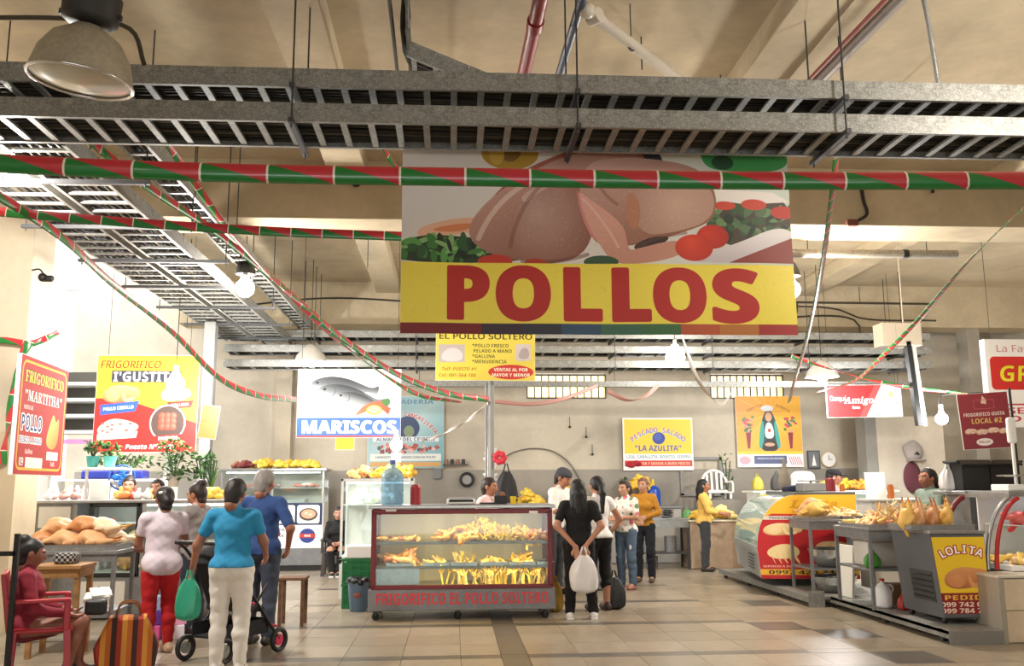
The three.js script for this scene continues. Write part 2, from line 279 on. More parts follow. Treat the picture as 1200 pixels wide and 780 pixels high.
// ---------- pipes and conduits ----------
const pipe = (name, label, pts, r, m, extra) => { const t = T(name, label, 'pipe', [0, 0, 0]); P(t, 'run', TU(pts, r, 30, 10), m); if (extra) extra(t); return t; };
pipe('fire_pipe', 'thick red pipe running along the ceiling behind the banner trays', [[.68, 5.02, -4], [.53, 5.02, -10.4]], .058, M('#8e1a1e', .35), t => P(t, 'coupling', CY(.068, .068, .12, .62, 5.02, -6.6, PI / 2), M('#8e1a1e', .35)));
pipe('water_pipe', 'blue pipe running along the ceiling beside the red pipe', [[.97, 5.0, -4], [.84, 4.98, -10.4]], .036, M('#39485f', .4));
pipe('drain_pipe', 'white plastic drain pipe crossing the ceiling beside the blue pipe', [[.98, 4.98, -6.3], [1.9, 4.93, -7.3], [2.5, 4.9, -7.95]], .045, M('#d8cfc0', .4), t => { P(t, 'elbow', [SP(.062, .98, 4.98, -6.3), CY(.058, .058, .1, 1.05, 4.975, -6.38, PI / 2, .75)], M('#d8cfc0', .4)); P(t, 'hanger_strap', [TO(.052, .008, 1.4, 4.955, -6.76, 0, .75), CY(.005, .005, .3, 1.4, 5.15, -6.76)], darkSteel); });
pipe('conduit_bundle', 'pair of grey conduits slanting along the ceiling at the right', [[3.25, 4.98, -5.5], [3.08, 4.98, -10.4]], .05, M('#8a8078', .5), t => P(t, 'cable', TU([[3.15, 4.98, -5.5], [3.0, 4.98, -10.4]], .018), M('#8d2f26', .5)));
pipe('conduit', 'bent grey conduit dropping from the ceiling to the upper tray', [[3.32, 5.2, -5.9], [3.6, 4.95, -6.3], [3.75, 4.6, -6.5], [3.78, 4.3, -6.5]], .018, zincM);
pipe('conduit', 'straight dark conduit left of the rising cable tray', [[-.46, 5.0, -4.5], [-.52, 4.98, -10.4]], .016, cable2M);
pipe('conduit', 'dark conduit hoop above the unlit lamp', [[-3.2, 4.2, -5.2], [-2.3, 4.28, -5.3], [-1.95, 4.22, -5.3], [-1.86, 4.0, -5.3]], .014, cable2M);
pipe('insulated_pipe', 'grey mottled insulated pipe under the cream beam right of the banner', [[4.2, 4.45, -11.35], [6.6, 4.46, -11.35]], .055, M('#b5aea2', .8, 0, { map: zincT }), t => { P(t, 'band', [CY(.06, .06, .07, 5.9, 4.458, -11.35, 0, 0, PI / 2)], blackM); for (const x of [4.6, 6.2]) P(t, 'hanger_rod', CY(.006, .006, .85, x, 4.88, -11.35), darkSteel); });
pipe('conduit', 'thin conduit along the far beam right of the banner', [[3.6, 4.98, -17.08], [9.4, 4.95, -17.08]], .02, cable2M, t => { for (const x of [4.5, 6.1, 7.9]) P(t, 'hanger_rod', CY(.006, .006, .3, x, 5.13, -17.08), darkSteel); });
pipe('conduit', 'thin grey conduit stepping along the far beam under the first conduit', [[3.6, 4.8, -17.08], [7.4, 4.84, -17.08], [7.9, 4.66, -17.08], [9.4, 4.62, -17.08]], .016, cable2M);
pipe('conduit', 'lower sloping conduit on the far beam with a drop at its end', [[3.6, 4.42, -17.08], [5.6, 4.6, -17.08], [7.8, 4.6, -17.08], [7.86, 4.2, -17.08]], .018, cable2M, t => P(t, 'branch', TU([[6.1, 4.6, -17.08], [6.6, 4.72, -17.08], [6.65, 4.95, -17.08]], .016), cable2M));
pipe('conduit', 'thin sagging cable on the far beam left of the banner', [[-4.5, 4.75, -17.09], [-2.4, 4.98, -17.09], [-.3, 4.9, -17.09], [2.5, 4.85, -17.09]], .016, cableM);
pipe('conduit', 'dark cable dropping down the cream beam right of the banner', [[4.95, 5.2, -10.46], [4.97, 4.9, -10.46], [5.0, 4.72, -10.46], [4.86, 4.62, -10.46]], .02, cableM, t => P(t, 'junction_box', RB(.14, .08, .08, .01, 4.8, 4.6, -10.45), M('#6d3d32', .5)));
[[-2.35, -8.2, 1.2], [-2.3, -9.6, 1.1], [4.3, -8.2, .5], [2.5, -8, .35], [1.6, -7.3, .3], [-1.2, -12.6, .8], [3.3, -7.2, .5]].forEach(([x, z, h]) => one('ceiling_rod', 'loose threaded rod hanging from the ceiling', 'rod', CY(.006, .006, h, 0, -h / 2, 0, 0, 0, 0, 6), darkSteel, [x, 5.3, z], 0, 'loose rods under the ceiling'));

// ---------- lamps ----------
const shadeM = M('#b3a992', .5, .1, { map: fineT }), capM = M('#2a2926', .6);
{ // big unlit high bay lamp
  const t = T('high_bay_lamp', 'large unlit bell shaped lamp with grey shade hanging near the crossing trays', 'lamp', [-1.93, 3.57, -4.6]); t.rotation.set(.06, 0, -.1);
  P(t, 'shade', LA([[.255, 0], [.25, .03], [.225, .13], [.17, .22], [.09, .275], [.075, .29], [.07, .285], [.085, .265], [.16, .21], [.215, .125], [.243, .02]], 0, 0, 0, 40), shadeM);
  P(t, 'rim', TO(.255, .009, 0, 0, 0, PI / 2), chromeM);
  P(t, 'lens', LA([[.001, -.02], [.12, -.015], [.245, .006], [.245, .01], [.12, -.009], [.001, -.014]], 0, 0, 0, 36), M('#d9d5c0', .15, 0, { transmission: .35, thickness: 0 }));
  P(t, 'ballast_housing', LA([[.001, .3], [.1, .3], [.14, .33], [.145, .46], [.12, .5], [.001, .5]], 0, 0, 0, 28), capM);
  for (const x of [-.15, .15]) P(t, 'latch', B(.02, .03, .02, x, .36, 0), capM);
  P(t, 'stem', CY(.012, .012, 1.2, 0, 1.1, 0), darkSteel);
}
function bulbLamp(name, label, p, R, shade, top, I, c = '#fff6ea', style = 0) {
  const t = T(name, label, 'lamp', p, 0);
  P(t, 'bulb', LA([[.001, -R], [R * .5, -R * .86], [R * .87, -R * .5], [R, 0], [R * .87, R * .5], [R * .5, R * .86], [R * .35, R * 1.3], [.001, R * 1.3]], 0, 0, 0, 20), bulbM);
  if (style === 0) P(t, 'shade', LA([[shade, R * 1.45], [shade * .95, R * 2], [shade * .6, R * 2.8], [.03, R * 3.2], [.02, R * 3.1], [shade * .55, R * 2.6], [shade * .9, R * 1.9], [shade * .96, R * 1.45]], 0, 0, 0, 24), capM);
  if (style === 1) P(t, 'shade', LA([[shade, -.01], [shade * .85, R * 1.0], [shade * .45, R * 2.2], [.05, R * 2.8], [.03, R * 2.7], [shade * .42, R * 2.1], [shade * .8, R * .9], [shade * .97, -.01]], 0, 0, 0, 28), M('#cfcdc6', .5)); if (style === 1) P(t, 'lens', LA([[.001, -.03], [shade * .6, -.024], [shade * .95, -.004], [shade * .95, 0], [.001, 0]], 0, 0, 0, 24), bulbM);
  P(t, 'socket', CY(.03, .03, .1, 0, R * 1.3 + .04, 0), style === 2 ? whiteM : capM);
  if (top > p[1] + .3) P(t, 'cord', CY(.006, .006, top - p[1] - R * 1.5, 0, (top - p[1] + R * 1.5) / 2, 0, 0, 0, 0, 6), cableM);
  const l = new THREE.PointLight(c, I, 0, 2); l.position.set(0, style === 1 ? -.2 : 0, 0); l.shadow.radius = R / .02 * .9; t.add(l); l.name = 'lamp_light';
  return t;
}
bulbLamp('pendant_lamp', 'glowing bulb under a dark cap hanging beside the receding cable trays', [-2.59, 3.93, -11.35], .12, .125, 4.6, 15);
bulbLamp('pendant_lamp', 'glowing bulb under a dark cap hanging just right of the chicken banner', [4.35, 3.97, -11.35], .12, .125, 4.6, 38);
bulbLamp('shop_lamp', 'lit white reflector lamp hanging above the fish banner', [-2.38, 3.56, -15.4], .1, .27, 5.3, 7, '#ffffff', 1);
bulbLamp('bare_bulb', 'very bright bulb below the far cable trays left of the saint banner', [3.8, 3.64, -15.4], .17, .2, 5.3, 5, '#ffffff', 2);
bulbLamp('shop_lamp', 'lit white reflector lamp just behind the crossing trays at the left wall', [-3.66, 4.07, -7.3], .1, .22, 5.3, 42, '#fff8ee', 1);
bulbLamp('shop_lamp', 'lit white reflector lamp hanging above the red sign', [6.36, 3.32, -15.4], .1, .28, 5.3, 16, '#ffffff', 1);
bulbLamp('bare_bulb', 'bare glowing bulb on a bent bracket beside the maroon banner', [7.12, 2.42, -13.0], .09, .1, 0, 17, '#ffffff', 2).add(new THREE.Mesh(join(TU([[0, .15, 0], [0, .32, 0], [.5, .38, -.1], [1.1, .42, -.2]], .012)), darkSteel));
scene.children.at(-1).children.at(-1).name = 'bracket';
bulbLamp('bare_bulb', 'bare glowing bulb on a white post above the water bottle', [-.76, 2.04, -12.5], .085, .1, 0, 4, '#ffffff', 2);
P(scene.children.at(-1), 'post', [CY(.02, .02, .45, 0, -.235, 0), B(.13, .12, .05, 0, -.17, 0)], whiteM);
// the same pendants go on over the near part of the hall, behind the camera's view
[[4.4, -4.6, 19], [-3.4, 2, 2.5], [4.4, 2, 3]].forEach(([x, z, I]) => bulbLamp('pendant_lamp', 'glowing bulb under a dark cap over the near part of the hall', [x, 4.1, z], .12, .15, 5.3, I).userData.group = 'pendant lamps over the near hall');
bulbLamp('bare_bulb', 'bare glowing bulb hanging in front of the yellow stall banner', [-3.68, 2.85, -12.4], .12, .1, 5.3, 30, '#fffdf8', 2);

// ---------- streamers ----------
const streamT = canvas(256, 64, (g, w, h) => { rect(g, '#c8323c', 0, 0, w, h); poly(g, '#1f7d36', [[0, 0], [w, h], [0, h]]); rect(g, '#efe6da', 0, 0, 9, h); }, { wrapS: THREE.RepeatWrapping });
const streamM = new THREE.MeshPhysicalMaterial({ map: streamT, roughness: .3, clearcoat: .4 });
function ribbon(label, pts, w, seg, o = {}) {
  const c = new THREE.CatmullRomCurve3(pts.map(p => V(...p))), n = o.n ?? 80, L = c.getLength(), K = 8, pos = [], uv = [], idx = [];
  for (let i = 0; i <= n; i++) {
    const q = c.getPointAt(i / n), t = c.getTangentAt(i / n), tw = (o.twist ?? 0) * i / n * PI * 2 + (o.tilt ?? 0), side = V(0, 1, 0).addScaledVector(t, -t.y).normalize(), out = t.clone().cross(side);
    const u = side.clone().multiplyScalar(Math.cos(tw)).addScaledVector(out, Math.sin(tw)), v = out.clone().multiplyScalar(Math.cos(tw)).addScaledVector(side, -Math.sin(tw));
    for (let k = 0; k <= K; k++) { const a = k / K * PI * 2, p = q.clone().addScaledVector(u, Math.cos(a) * w / 2).addScaledVector(v, Math.sin(a) * w * (o.th ?? .12)); pos.push(p.x, p.y, p.z); uv.push(L * i / n / seg, .5 + .5 * Math.cos(a)); }
  }
  for (let i = 0; i < n; i++) for (let k = 0; k < K; k++) { const a = i * (K + 1) + k, b = a + K + 1; idx.push(a, b, a + 1, b, b + 1, a + 1); }
  const g = new THREE.BufferGeometry(); g.setAttribute('position', new THREE.Float32BufferAttribute(pos, 3)); g.setAttribute('uv', new THREE.Float32BufferAttribute(uv, 2)); g.setIndex(idx); g.computeVertexNormals();
  const m = P(scene, numbered('streamer'), done(g), o.m ?? streamM); return tag(m, label, 'streamer');
}
const silverM = M('#c9bfb5', .25, .3), pinkM = M('#b5837a', .35);
ribbon('wide red and green plastic streamer stretched straight across the hall in front of the banner', [[-2.6, 2.93, -4], [-1.26, 2.885, -4], [.26, 2.88, -4], [1.45, 2.885, -4], [3.4, 2.92, -4]], .088, .294, { th: .3, n: 60 });
ribbon('red and green streamer running level from the left column to the banner edge', [[-3.9, 3.62, -7.02], [-2.82, 3.53, -7], [-1.53, 3.455, -7], [-.3, 3.42, -7]], .075, .24);
ribbon('red and green streamer sloping from the left edge down to the fish banner', [[-3.5, 3.7, -6.2], [-3.19, 3.52, -7.3], [-3.16, 3.37, -8.5], [-3.05, 3.17, -10], [-2.78, 2.77, -11.2], [-2.54, 2.67, -12], [-2.26, 2.73, -13.4]], .08, .25);
ribbon('red and green streamer crossing under the hanging bulb to the central post', [[-3.0, 4.3, -6.75], [-2.67, 4.06, -7.6], [-2.28, 3.9, -8.6], [-1.81, 3.58, -9.6], [-1.32, 3.23, -10.8], [-.67, 2.89, -11.8], [-.01, 2.73, -12.6], [.5, 2.7, -13]], .08, .25);
ribbon('twisted red and green streamer dropping from the crossing trays to the central post', [[-2.34, 4.3, -6.8], [-2.19, 4.02, -7.8], [-2.03, 3.77, -8.6], [-1.72, 3.49, -9.6], [-1.32, 3.16, -10.8], [-.87, 2.88, -11.6], [-.46, 2.69, -12.2], [.1, 2.66, -13]], .06, .25, { twist: 1.2 });
ribbon('short red and green streamer passing behind the left top corner of the banner', [[-.72, 4.4, -6.9], [-.5, 4.12, -7.3], [-.2, 3.9, -7.8], [.3, 3.6, -8.6]], .06, .22);
ribbon('red and green streamer hanging steeply right of the chicken banner', [[3.1, 4.36, -6.85], [3.29, 4.0, -7.5], [3.75, 3.54, -9], [4.17, 3.16, -10.5], [4.5, 2.85, -11.8], [4.86, 2.67, -13]], .085, .17, { tilt: .8 });
ribbon('thin red and green streamer sloping down from the right edge', [[4.85, 4.0, -6.5], [5.11, 3.7, -8.5], [5.34, 3.38, -10], [5.6, 3.1, -11.7], [5.83, 2.97, -13], [5.9, 2.95, -14.6]], .055, .24, { twist: .7 });
ribbon('thin faded streamer looping between the red sign and the dark pole', [[5.5, 3.55, -14.5], [6.0, 3.25, -14], [6.7, 2.95, -13.4], [7.4, 2.8, -13], [8.3, 2.8, -13.6]], .06, .3, { twist: 1 });
ribbon('faded pinkish streamer sagging right of the central post', [[.6, 2.68, -13.1], [1.1, 2.66, -13.3], [1.6, 2.76, -13.7], [2.3, 3.06, -14.5]], .06, .3, { m: pinkM });
ribbon('silvery streamer sagging under the far trays', [[2.55, 3.02, -15], [2.9, 2.88, -15.1], [3.2, 2.95, -15.2], [3.5, 3.18, -15.4]], .07, .3, { m: pinkM, twist: .5 });
ribbon('grey streamer dropping from the bright lamp toward the far windows', [[3.05, 3.5, -12], [3.5, 3.05, -13], [4.0, 2.82, -14], [4.5, 2.83, -15], [4.95, 3.2, -15.8]], .06, .3, { m: silverM, twist: .6 });
ribbon('silvery twisted streamer slanting down to the left of the central post', [[.5, 2.66, -13.05], [.2, 2.43, -13.5], [-.2, 2.25, -14], [-.5, 2.2, -14.6]], .05, .3, { m: silverM, twist: 2 });
ribbon('red and green streamer tied round the left column', [[-5.2, 3.08, -10.2], [-4.9, 3.09, -10.24], [-4.62, 3.06, -10.27], [-4.5, 3.12, -10.32], [-4.44, 3.22, -10.5]], .07, .25);
ribbon('dangling red and green streamer ends knotted on the left column', [[-4.62, 3.08, -10.22], [-4.68, 2.9, -10.2], [-4.72, 2.6, -10.22], [-4.78, 2.2, -10.24], [-4.82, 1.75, -10.26]], .1, .3, { twist: .8 });

// ---------- printed chicken, drawn as print on several signs ----------
function rawChicken(g, x, y, s, pal = ['#e9c2ae', '#cf9a88', '#a36a5c']) {
  g.save(); g.translate(x, y); g.scale(s, s);
  blob(g, lin(g, 0, -40, 0, 45, pal[0], pal[1], pal[2]), [[-95, 5], [-80, -25], [-40, -45], [0, -48], [40, -42], [80, -36], [98, -10], [92, 18], [50, 32], [0, 42], [-50, 45], [-85, 32]]);
  blob(g, rad(g, -40, -5, 52, pal[0], pal[1]), [[-85, 20], [-70, -20], [-30, -30], [-2, -10], [-8, 25], [-40, 44]]);
  blob(g, pal[0], [[2, -22], [14, -10], [22, 15], [32, 22], [62, 10], [72, 18], [62, 34], [20, 44], [6, 20]]);
  g.restore();
}
// ---------- main banner ----------
const pollosT = canvas(2048, 1024, (g, w, h) => {
  rect(g, lin(g, 0, 0, w, 0, '#d9d2cc', '#e2dbd3', '#c8cfc0'), 0, 0, w, h);
  g.filter = 'none';
  ell(g, '#b08a2a', 560, 55, 150, 90); ell(g, '#7a5a18', 560, 30, 60, 70); ell(g, '#c9a040', 490, 60, 40, 60);
  blob(g, '#2a3040', [[1200, 0], [1340, 0], [1390, 150], [1240, 140]]);
  blob(g, '#3f9a52', [[1560, 0], [2048, 0], [2048, 130], [1720, 140], [1590, 120]]); ell(g, '#1f4a2e', 1690, 90, 60, 40);
  blob(g, '#e6b494', [[80, 470], [220, 420], [420, 400], [420, 470], [200, 520], [80, 520]]); blob(g, '#d98458', [[120, 480], [280, 440], [400, 440], [300, 490]]);
  blob(g, '#2c3d2b', [[-60, 560], [120, 500], [320, 510], [560, 540], [760, 640], [-60, 660]]);
  for (let i = 0; i < 60; i++) { const x = rr(0, 620), y = rr(520, 620); ell(g, ['#3f7a3a', '#5b9a4c', '#2f5a30', '#87b070', '#1e2d20'][i % 5], x, y, rr(18, 50), rr(8, 22), rr(0, 3)); }
  blob(g, '#4d4237', [[1620, 300], [2048, 240], [2048, 560], [1620, 560]]);
  for (let i = 0; i < 50; i++) ell(g, ['#3c5a36', '#55704a', '#2a3a29', '#6d8a5c'][i % 4], rr(1620, 2048), rr(340, 500), rr(20, 60), rr(10, 26), rr(0, 3));
  poly(g, '#e8ded4', [[1640, 240], [1960, 250], [2048, 300], [1800, 320], [1650, 300]]); ell(g, '#c94832', 1690, 330, 60, 24); ell(g, '#c94832', 1850, 320, 70, 30); ell(g, '#c03d2c', 2010, 360, 70, 36);
  blob(g, lin(g, 0, 480, 0, 620, '#e9e2e0', '#c9bfc2'), [[1360, 640], [1700, 560], [2048, 400], [2100, 640]]); poly(g, '#8e3d34', [[1700, 640], [2048, 500], [2048, 640]]);
  blob(g, '#a55c50', [[330, 470], [560, 180], [800, 60], [1000, 0], [1180, 0], [1320, 90], [1000, 260], [520, 470]]);
  blob(g, lin(g, 300, 0, 700, 640, '#dcbdae', '#b98d7e', '#8d5d50'), [[320, 490], [420, 330], [620, 180], [830, 70], [1090, 10], [1330, 90], [1100, 300], [900, 560], [640, 650], [430, 600]]);
  blob(g, rad(g, 700, 380, 330, '#b8968a', '#a98073', '#875646'), [[560, 560], [600, 300], [760, 170], [960, 170], [1010, 380], [960, 600], [760, 660], [620, 640]]);
  blob(g, lin(g, 1000, 100, 1300, 540, '#c7a093', '#b38777', '#94644f'), [[900, 110], [1200, 60], [1560, 110], [1650, 250], [1640, 410], [1460, 480], [1200, 560], [960, 560]]);
  blob(g, rad(g, 1440, 330, 240, '#cfa894', '#b48c7b'), [[1160, 180], [1440, 130], [1640, 230], [1630, 410], [1420, 480], [1220, 500]]);
  blob(g, '#b57c5e', [[1180, 250], [1240, 300], [1240, 440], [1190, 480], [1160, 380]]); blob(g, '#3a2a26', [[1180, 560], [1300, 500], [1420, 500], [1260, 600]]);
  blob(g, lin(g, 920, 250, 1180, 640, '#dfa497', '#d9a18f', '#c58d7a'), [[910, 250], [960, 290], [1080, 380], [1160, 460], [1170, 580], [1220, 570], [1400, 520], [1480, 530], [1470, 590], [1330, 640], [1100, 660], [1030, 560], [960, 440]]);
  g.strokeStyle = '#d8867e'; g.lineWidth = 10; g.beginPath(); g.moveTo(915, 260); g.quadraticCurveTo(930, 420, 1000, 520); g.stroke();
  for (let i = 0; i < 900; i++) { const a = rr(0, 6.3), r = Math.sqrt(rnd()); ell(g, i % 2 ? 'rgba(240,215,205,.25)' : 'rgba(150,100,90,.2)', 980 + r * 580 * Math.cos(a), 380 + r * 230 * Math.sin(a), 3, 3); }
  g.lineCap = 'round'; for (const [c, l, a, b, q] of [['rgba(245,228,220,.5)', 26, [395, 520], [470, 330], [640, 220]], ['rgba(245,228,220,.35)', 40, [640, 300], [720, 220], [840, 190]], ['rgba(110,60,50,.35)', 22, [560, 560], [600, 330], [760, 190]], ['rgba(120,70,58,.4)', 18, [1010, 180], [1040, 280], [1120, 330]], ['rgba(240,215,205,.35)', 24, [1300, 150], [1480, 140], [1600, 230]], ['rgba(235,200,190,.5)', 14, [940, 300], [1040, 400], [1120, 560]], ['rgba(90,50,45,.45)', 20, [620, 640], [800, 655], [960, 600]], ['rgba(110,60,50,.4)', 16, [1210, 560], [1340, 500], [1480, 480]]]) { g.strokeStyle = c; g.lineWidth = l; g.beginPath(); g.moveTo(...a); g.quadraticCurveTo(...b, ...q); g.stroke(); }
  ell(g, rad(g, 1590, 480, 110, '#d6402a', '#b02a1c'), 1620, 500, 85, 65); ell(g, rad(g, 1500, 530, 130, '#e24a2f', '#b83220'), 1520, 560, 100, 72);
  ell(g, '#c43a2a', 480, 640, 90, 34); ell(g, '#b03326', 690, 650, 60, 24); ell(g, '#36553a', 1030, 640, 90, 34);
  rect(g, '#f2de50', 0, 650, w, 320); for (let i = 0; i < 900; i++) ell(g, 'rgba(190,170,50,.08)', rr(0, w), rr(650, 970), rr(2, 10), rr(2, 6));
  const cs = ['#7c1f24', '#7a1d22', '#3c2a3a', '#33323f', '#34506a', '#3a6a52', '#3c6b40', '#b5522c', '#b5702e', '#a02a24']; cs.forEach((c, i) => rect(g, c, i * w / 10, 968, w / 10 + 1, 56));
  [['P', .106, .22], ['O', .235, .375], ['L', .397, .502], ['L', .519, .625], ['O', .631, .77], ['S', .783, .903]].forEach(([c, a, b], i) => tx(g, c, (a + b) / 2 * w, 812 + i * 2, 372, '#b5281f', { stroke: '#b5281f', sw: 22, w: (b - a) * w * 1.07 }));
});
{
  const t = T('chicken_banner', 'large hanging banner with a raw chicken photograph and the red word POLLOS', 'banner', [1.1, 3.34, -6.68]);
  const g = new THREE.PlaneGeometry(2.98, 1.48, 40, 16), p = g.attributes.position;
  const warp = (x, y) => .012 * Math.sin(x * 2.3 + y) + .006 * Math.sin(x * 7 + y * 3);
  for (let i = 0; i < p.count; i++) p.setZ(i, warp(p.getX(i), p.getY(i)));
  const b = g.clone().rotateY(PI).translate(0, 0, -.006); for (let i = 0; i < p.count; i++) { const q = b.attributes.position; q.setZ(i, warp(q.getX(i), q.getY(i)) - .006); }
  g.computeVertexNormals(); b.computeVertexNormals();
  P(t, 'print', g, printM(pollosT, .5), true); P(t, 'backing', b, offM);
  P(t, 'hem_bar', CY(.012, .012, 3.0, 0, .74, -.004, 0, 0, PI / 2), whiteM);
  for (const x of [-1.3, -.4, .5, 1.35]) P(t, 'tie', TU([[x, .7, 0], [x, .66, .17]], .005), cableM);
}
// ---------- other signs ----------
const martT = canvas(760, 620, (g, w, h) => {
  rect(g, '#b3271f', 0, 0, w, h); g.strokeStyle = '#f0b43a'; g.lineWidth = 14; g.beginPath(); g.roundRect(28, 28, w - 56, h - 56, 50); g.stroke();
  tx(g, 'FRIGORIFICO', w / 2, 105, 84, '#e9e04a', { font: 'serif', stroke: '#3d4a12', sw: 8, w: 620 }); tx(g, '"MARTITHA"', w / 2, 205, 80, '#fbf6ee', { font: 'serif', stroke: '#7a1612', sw: 6, w: 600 });
  tx(g, 'VENTA DE', 150, 268, 30, '#f3d9cf'); tx(g, 'POLLO', 215, 350, 110, '#2a3a78', { stroke: '#fff', sw: 16, w: 320 }); tx(g, 'PELADO A MANO', 215, 440, 42, '#2a3a78', { stroke: '#fff', sw: 10, w: 340 });
  blob(g, lin(g, 450, 280, 650, 450, '#e8d98a', '#d3b75e', '#a8873a'), [[520, 300], [560, 270], [600, 330], [650, 280], [660, 400], [620, 470], [520, 480], [440, 440]]);
  tx(g, 'Gallina', 200, 500, 34, '#f3d9cf'); rect(g, '#f1efe4', 480, 490, 190, 48); tx(g, '09', 100, 555, 60, '#e8e3da', { stroke: '#553', sw: 4 });
  rect(g, '#e8e6e0', 160, 530, 260, 56); tx(g, 'Telf.', 590, 560, 36, '#f6e7dd');
});
board('stall_sign', 'red sign with yellow border reading FRIGORIFICO MARTITHA on the left column', 'sign', 1.41, 1.15, martT, [-4.21, 2.2, -9.7], PI / 2 + .09, { th: .04, rough: .85 });
const gustiT = canvas(768, 740, (g, w, h) => {
  rect(g, '#e3c42e', 0, 0, w, h); poly(g, '#d8241f', [[0, 330], [200, 330], [w, 520], [w, h], [0, h]]);
  tx(g, 'FRIGORIFICO', 250, 70, 78, '#8e1a18', { sk: -.15, w: 460, thin: 1, stroke: '#8e1a18', sw: 3 }); rect(g, '#2c2f3d', 110, 118, 520, 90); tx(g, "I'GUSTITO", 370, 166, 100, '#ffffff', { w: 500 });
  rawChicken(g, 190, 300, 1.5, ['#f0a878', '#e08858', '#c06840']); rawChicken(g, 600, 300, 1.2, ['#f6d2bc', '#eec0a8', '#dba48c']);
  poly(g, '#2d55a5', [[40, 380], [330, 350], [300, 430], [40, 460]]); tx(g, 'POLLO CRIOLLO', 175, 405, 34, '#fff', { rot: -.09, w: 230 });
  poly(g, '#d8241f', [[540, 360], [740, 345], [720, 400], [540, 415]]); tx(g, 'GALLINA', 635, 380, 32, '#fff', { rot: -.07 });
  blob(g, '#eed0bb', [[20, 560], [120, 480], [260, 500], [350, 540], [300, 590], [40, 610]]); for (let i = 0; i < 10; i++) ell(g, '#a8584a', rr(50, 300), rr(520, 590), 14, 8);
  poly(g, '#e8e6e2', [[30, 600], [330, 580], [320, 630], [30, 650]]); tx(g, 'MENUDENCIAS', 175, 615, 30, '#45474c', { rot: -.06 });
  ell(g, '#fff', 550, 520, 135, 140); ell(g, '#4d3b35', 550, 520, 125, 130); for (let i = 0; i < 9; i++) ell(g, rad(g, 520 + i % 3 * 40, 460 + Math.floor(i / 3) * 40, 40, '#f07060', '#c8382a'), 505 + i % 3 * 42, 465 + Math.floor(i / 3) * 42, 26, 26);
  poly(g, '#d8241f', [[440, 620], [700, 600], [690, 660], [440, 670]]); tx(g, 'HUEVOS', 560, 635, 38, '#fff', { rot: -.05 }); tx(g, 'Puesto Nº 6 - 22', 430, 700, 50, '#fff', { sk: -.2 });
});
board('stall_banner', 'yellow and red FRIGORIFICO banner with chicken pictures behind the left stall', 'banner', 1.5, 1.45, gustiT, [-4.56, 2.73, -14], 0, { th: .012, cords: [[-.6, 1.85], [.6, 1.85]] });
one('post', 'grey square post beside the yellow stall banner', 'post', RB(.17, 4.0, .17, .01, 0, 2.0, 0), greyM, [-3.72, 0, -14.2]);
const orangeT = canvas(128, 256, (g, w, h) => { rect(g, '#d96a14', 0, 0, w, h); rect(g, '#a85a1c', 0, 120, w, 4); for (let i = 0; i < 7; i++) rect(g, '#b5662a', 16, 20 + i * 32 + (i > 3 ? 14 : 0), 60 + 30 * rnd(), 4); });
board('notice_sheet', 'bright orange handwritten sheets hanging on the grey post', 'notice', .27, .5, orangeT, [-3.66, 2.46, -14.1], 0, { th: .006, rz: -.12 });
const marT = canvas(1024, 690, (g, w, h) => {
  rect(g, lin(g, 0, 0, w, 300, '#e9e7e8', '#f4f3f2'), 0, 0, w, h);
  const fish = (x, y, s, rot, c) => { g.save(); g.translate(x, y); g.rotate(rot); g.scale(s, s); blob(g, lin(g, 0, -90, 0, 80, '#2c3035', c, '#c9cdd0'), [[-330, 10], [-260, -50], [-120, -95], [60, -90], [220, -40], [330, -10], [400, -60], [390, 60], [320, 30], [200, 50], [20, 90], [-180, 80], [-290, 50]]); ell(g, '#17191c', -255, -5, 16, 14); g.strokeStyle = '#3c4147'; g.lineWidth = 6; g.beginPath(); g.arc(-200, 0, 60, -1, 1); g.stroke(); g.restore(); };
  fish(430, 170, .95, .12, '#5c6268'); fish(500, 260, .95, .22, '#70777d'); fish(620, 330, .8, .3, '#8a9095');
  blob(g, lin(g, 560, 300, 900, 430, '#e88a6a', '#d8573c'), [[560, 480], [640, 380], [760, 320], [880, 330], [920, 420], [900, 470], [850, 400], [740, 400], [640, 450]]);
  ell(g, '#e8c24a', 760, 415, 78, 50); ell(g, '#f4e6a4', 760, 412, 62, 38); blob(g, '#4d7a45', [[820, 330], [900, 280], [930, 340], [880, 390]]);
  rect(g, '#3f68b4', 0, 492, w, h - 492); tx(g, 'MARISCOS', w / 2, 588, 170, '#ffffff', { stroke: '#fff', sw: 10, w: 950 }); rect(g, '#c04848', 0, 672, w, 18);
});
board('seafood_banner', 'white and blue MARISCOS banner with fish pictures', 'banner', 1.5, 1.0, marT, [-1.51, 2.69, -13.5], 0, { th: .012, cords: [[-.7, 2.1], [.7, 2.1]] });
board('paper_note', 'small bright yellow paper note hanging under the MARISCOS banner', 'notice', .27, .19, canvas(64, 48, (g, w, h) => { rect(g, '#f2ea35', 0, 0, w, h); }), [-1.56, 2.11, -13.5], 0, { th: .004 });
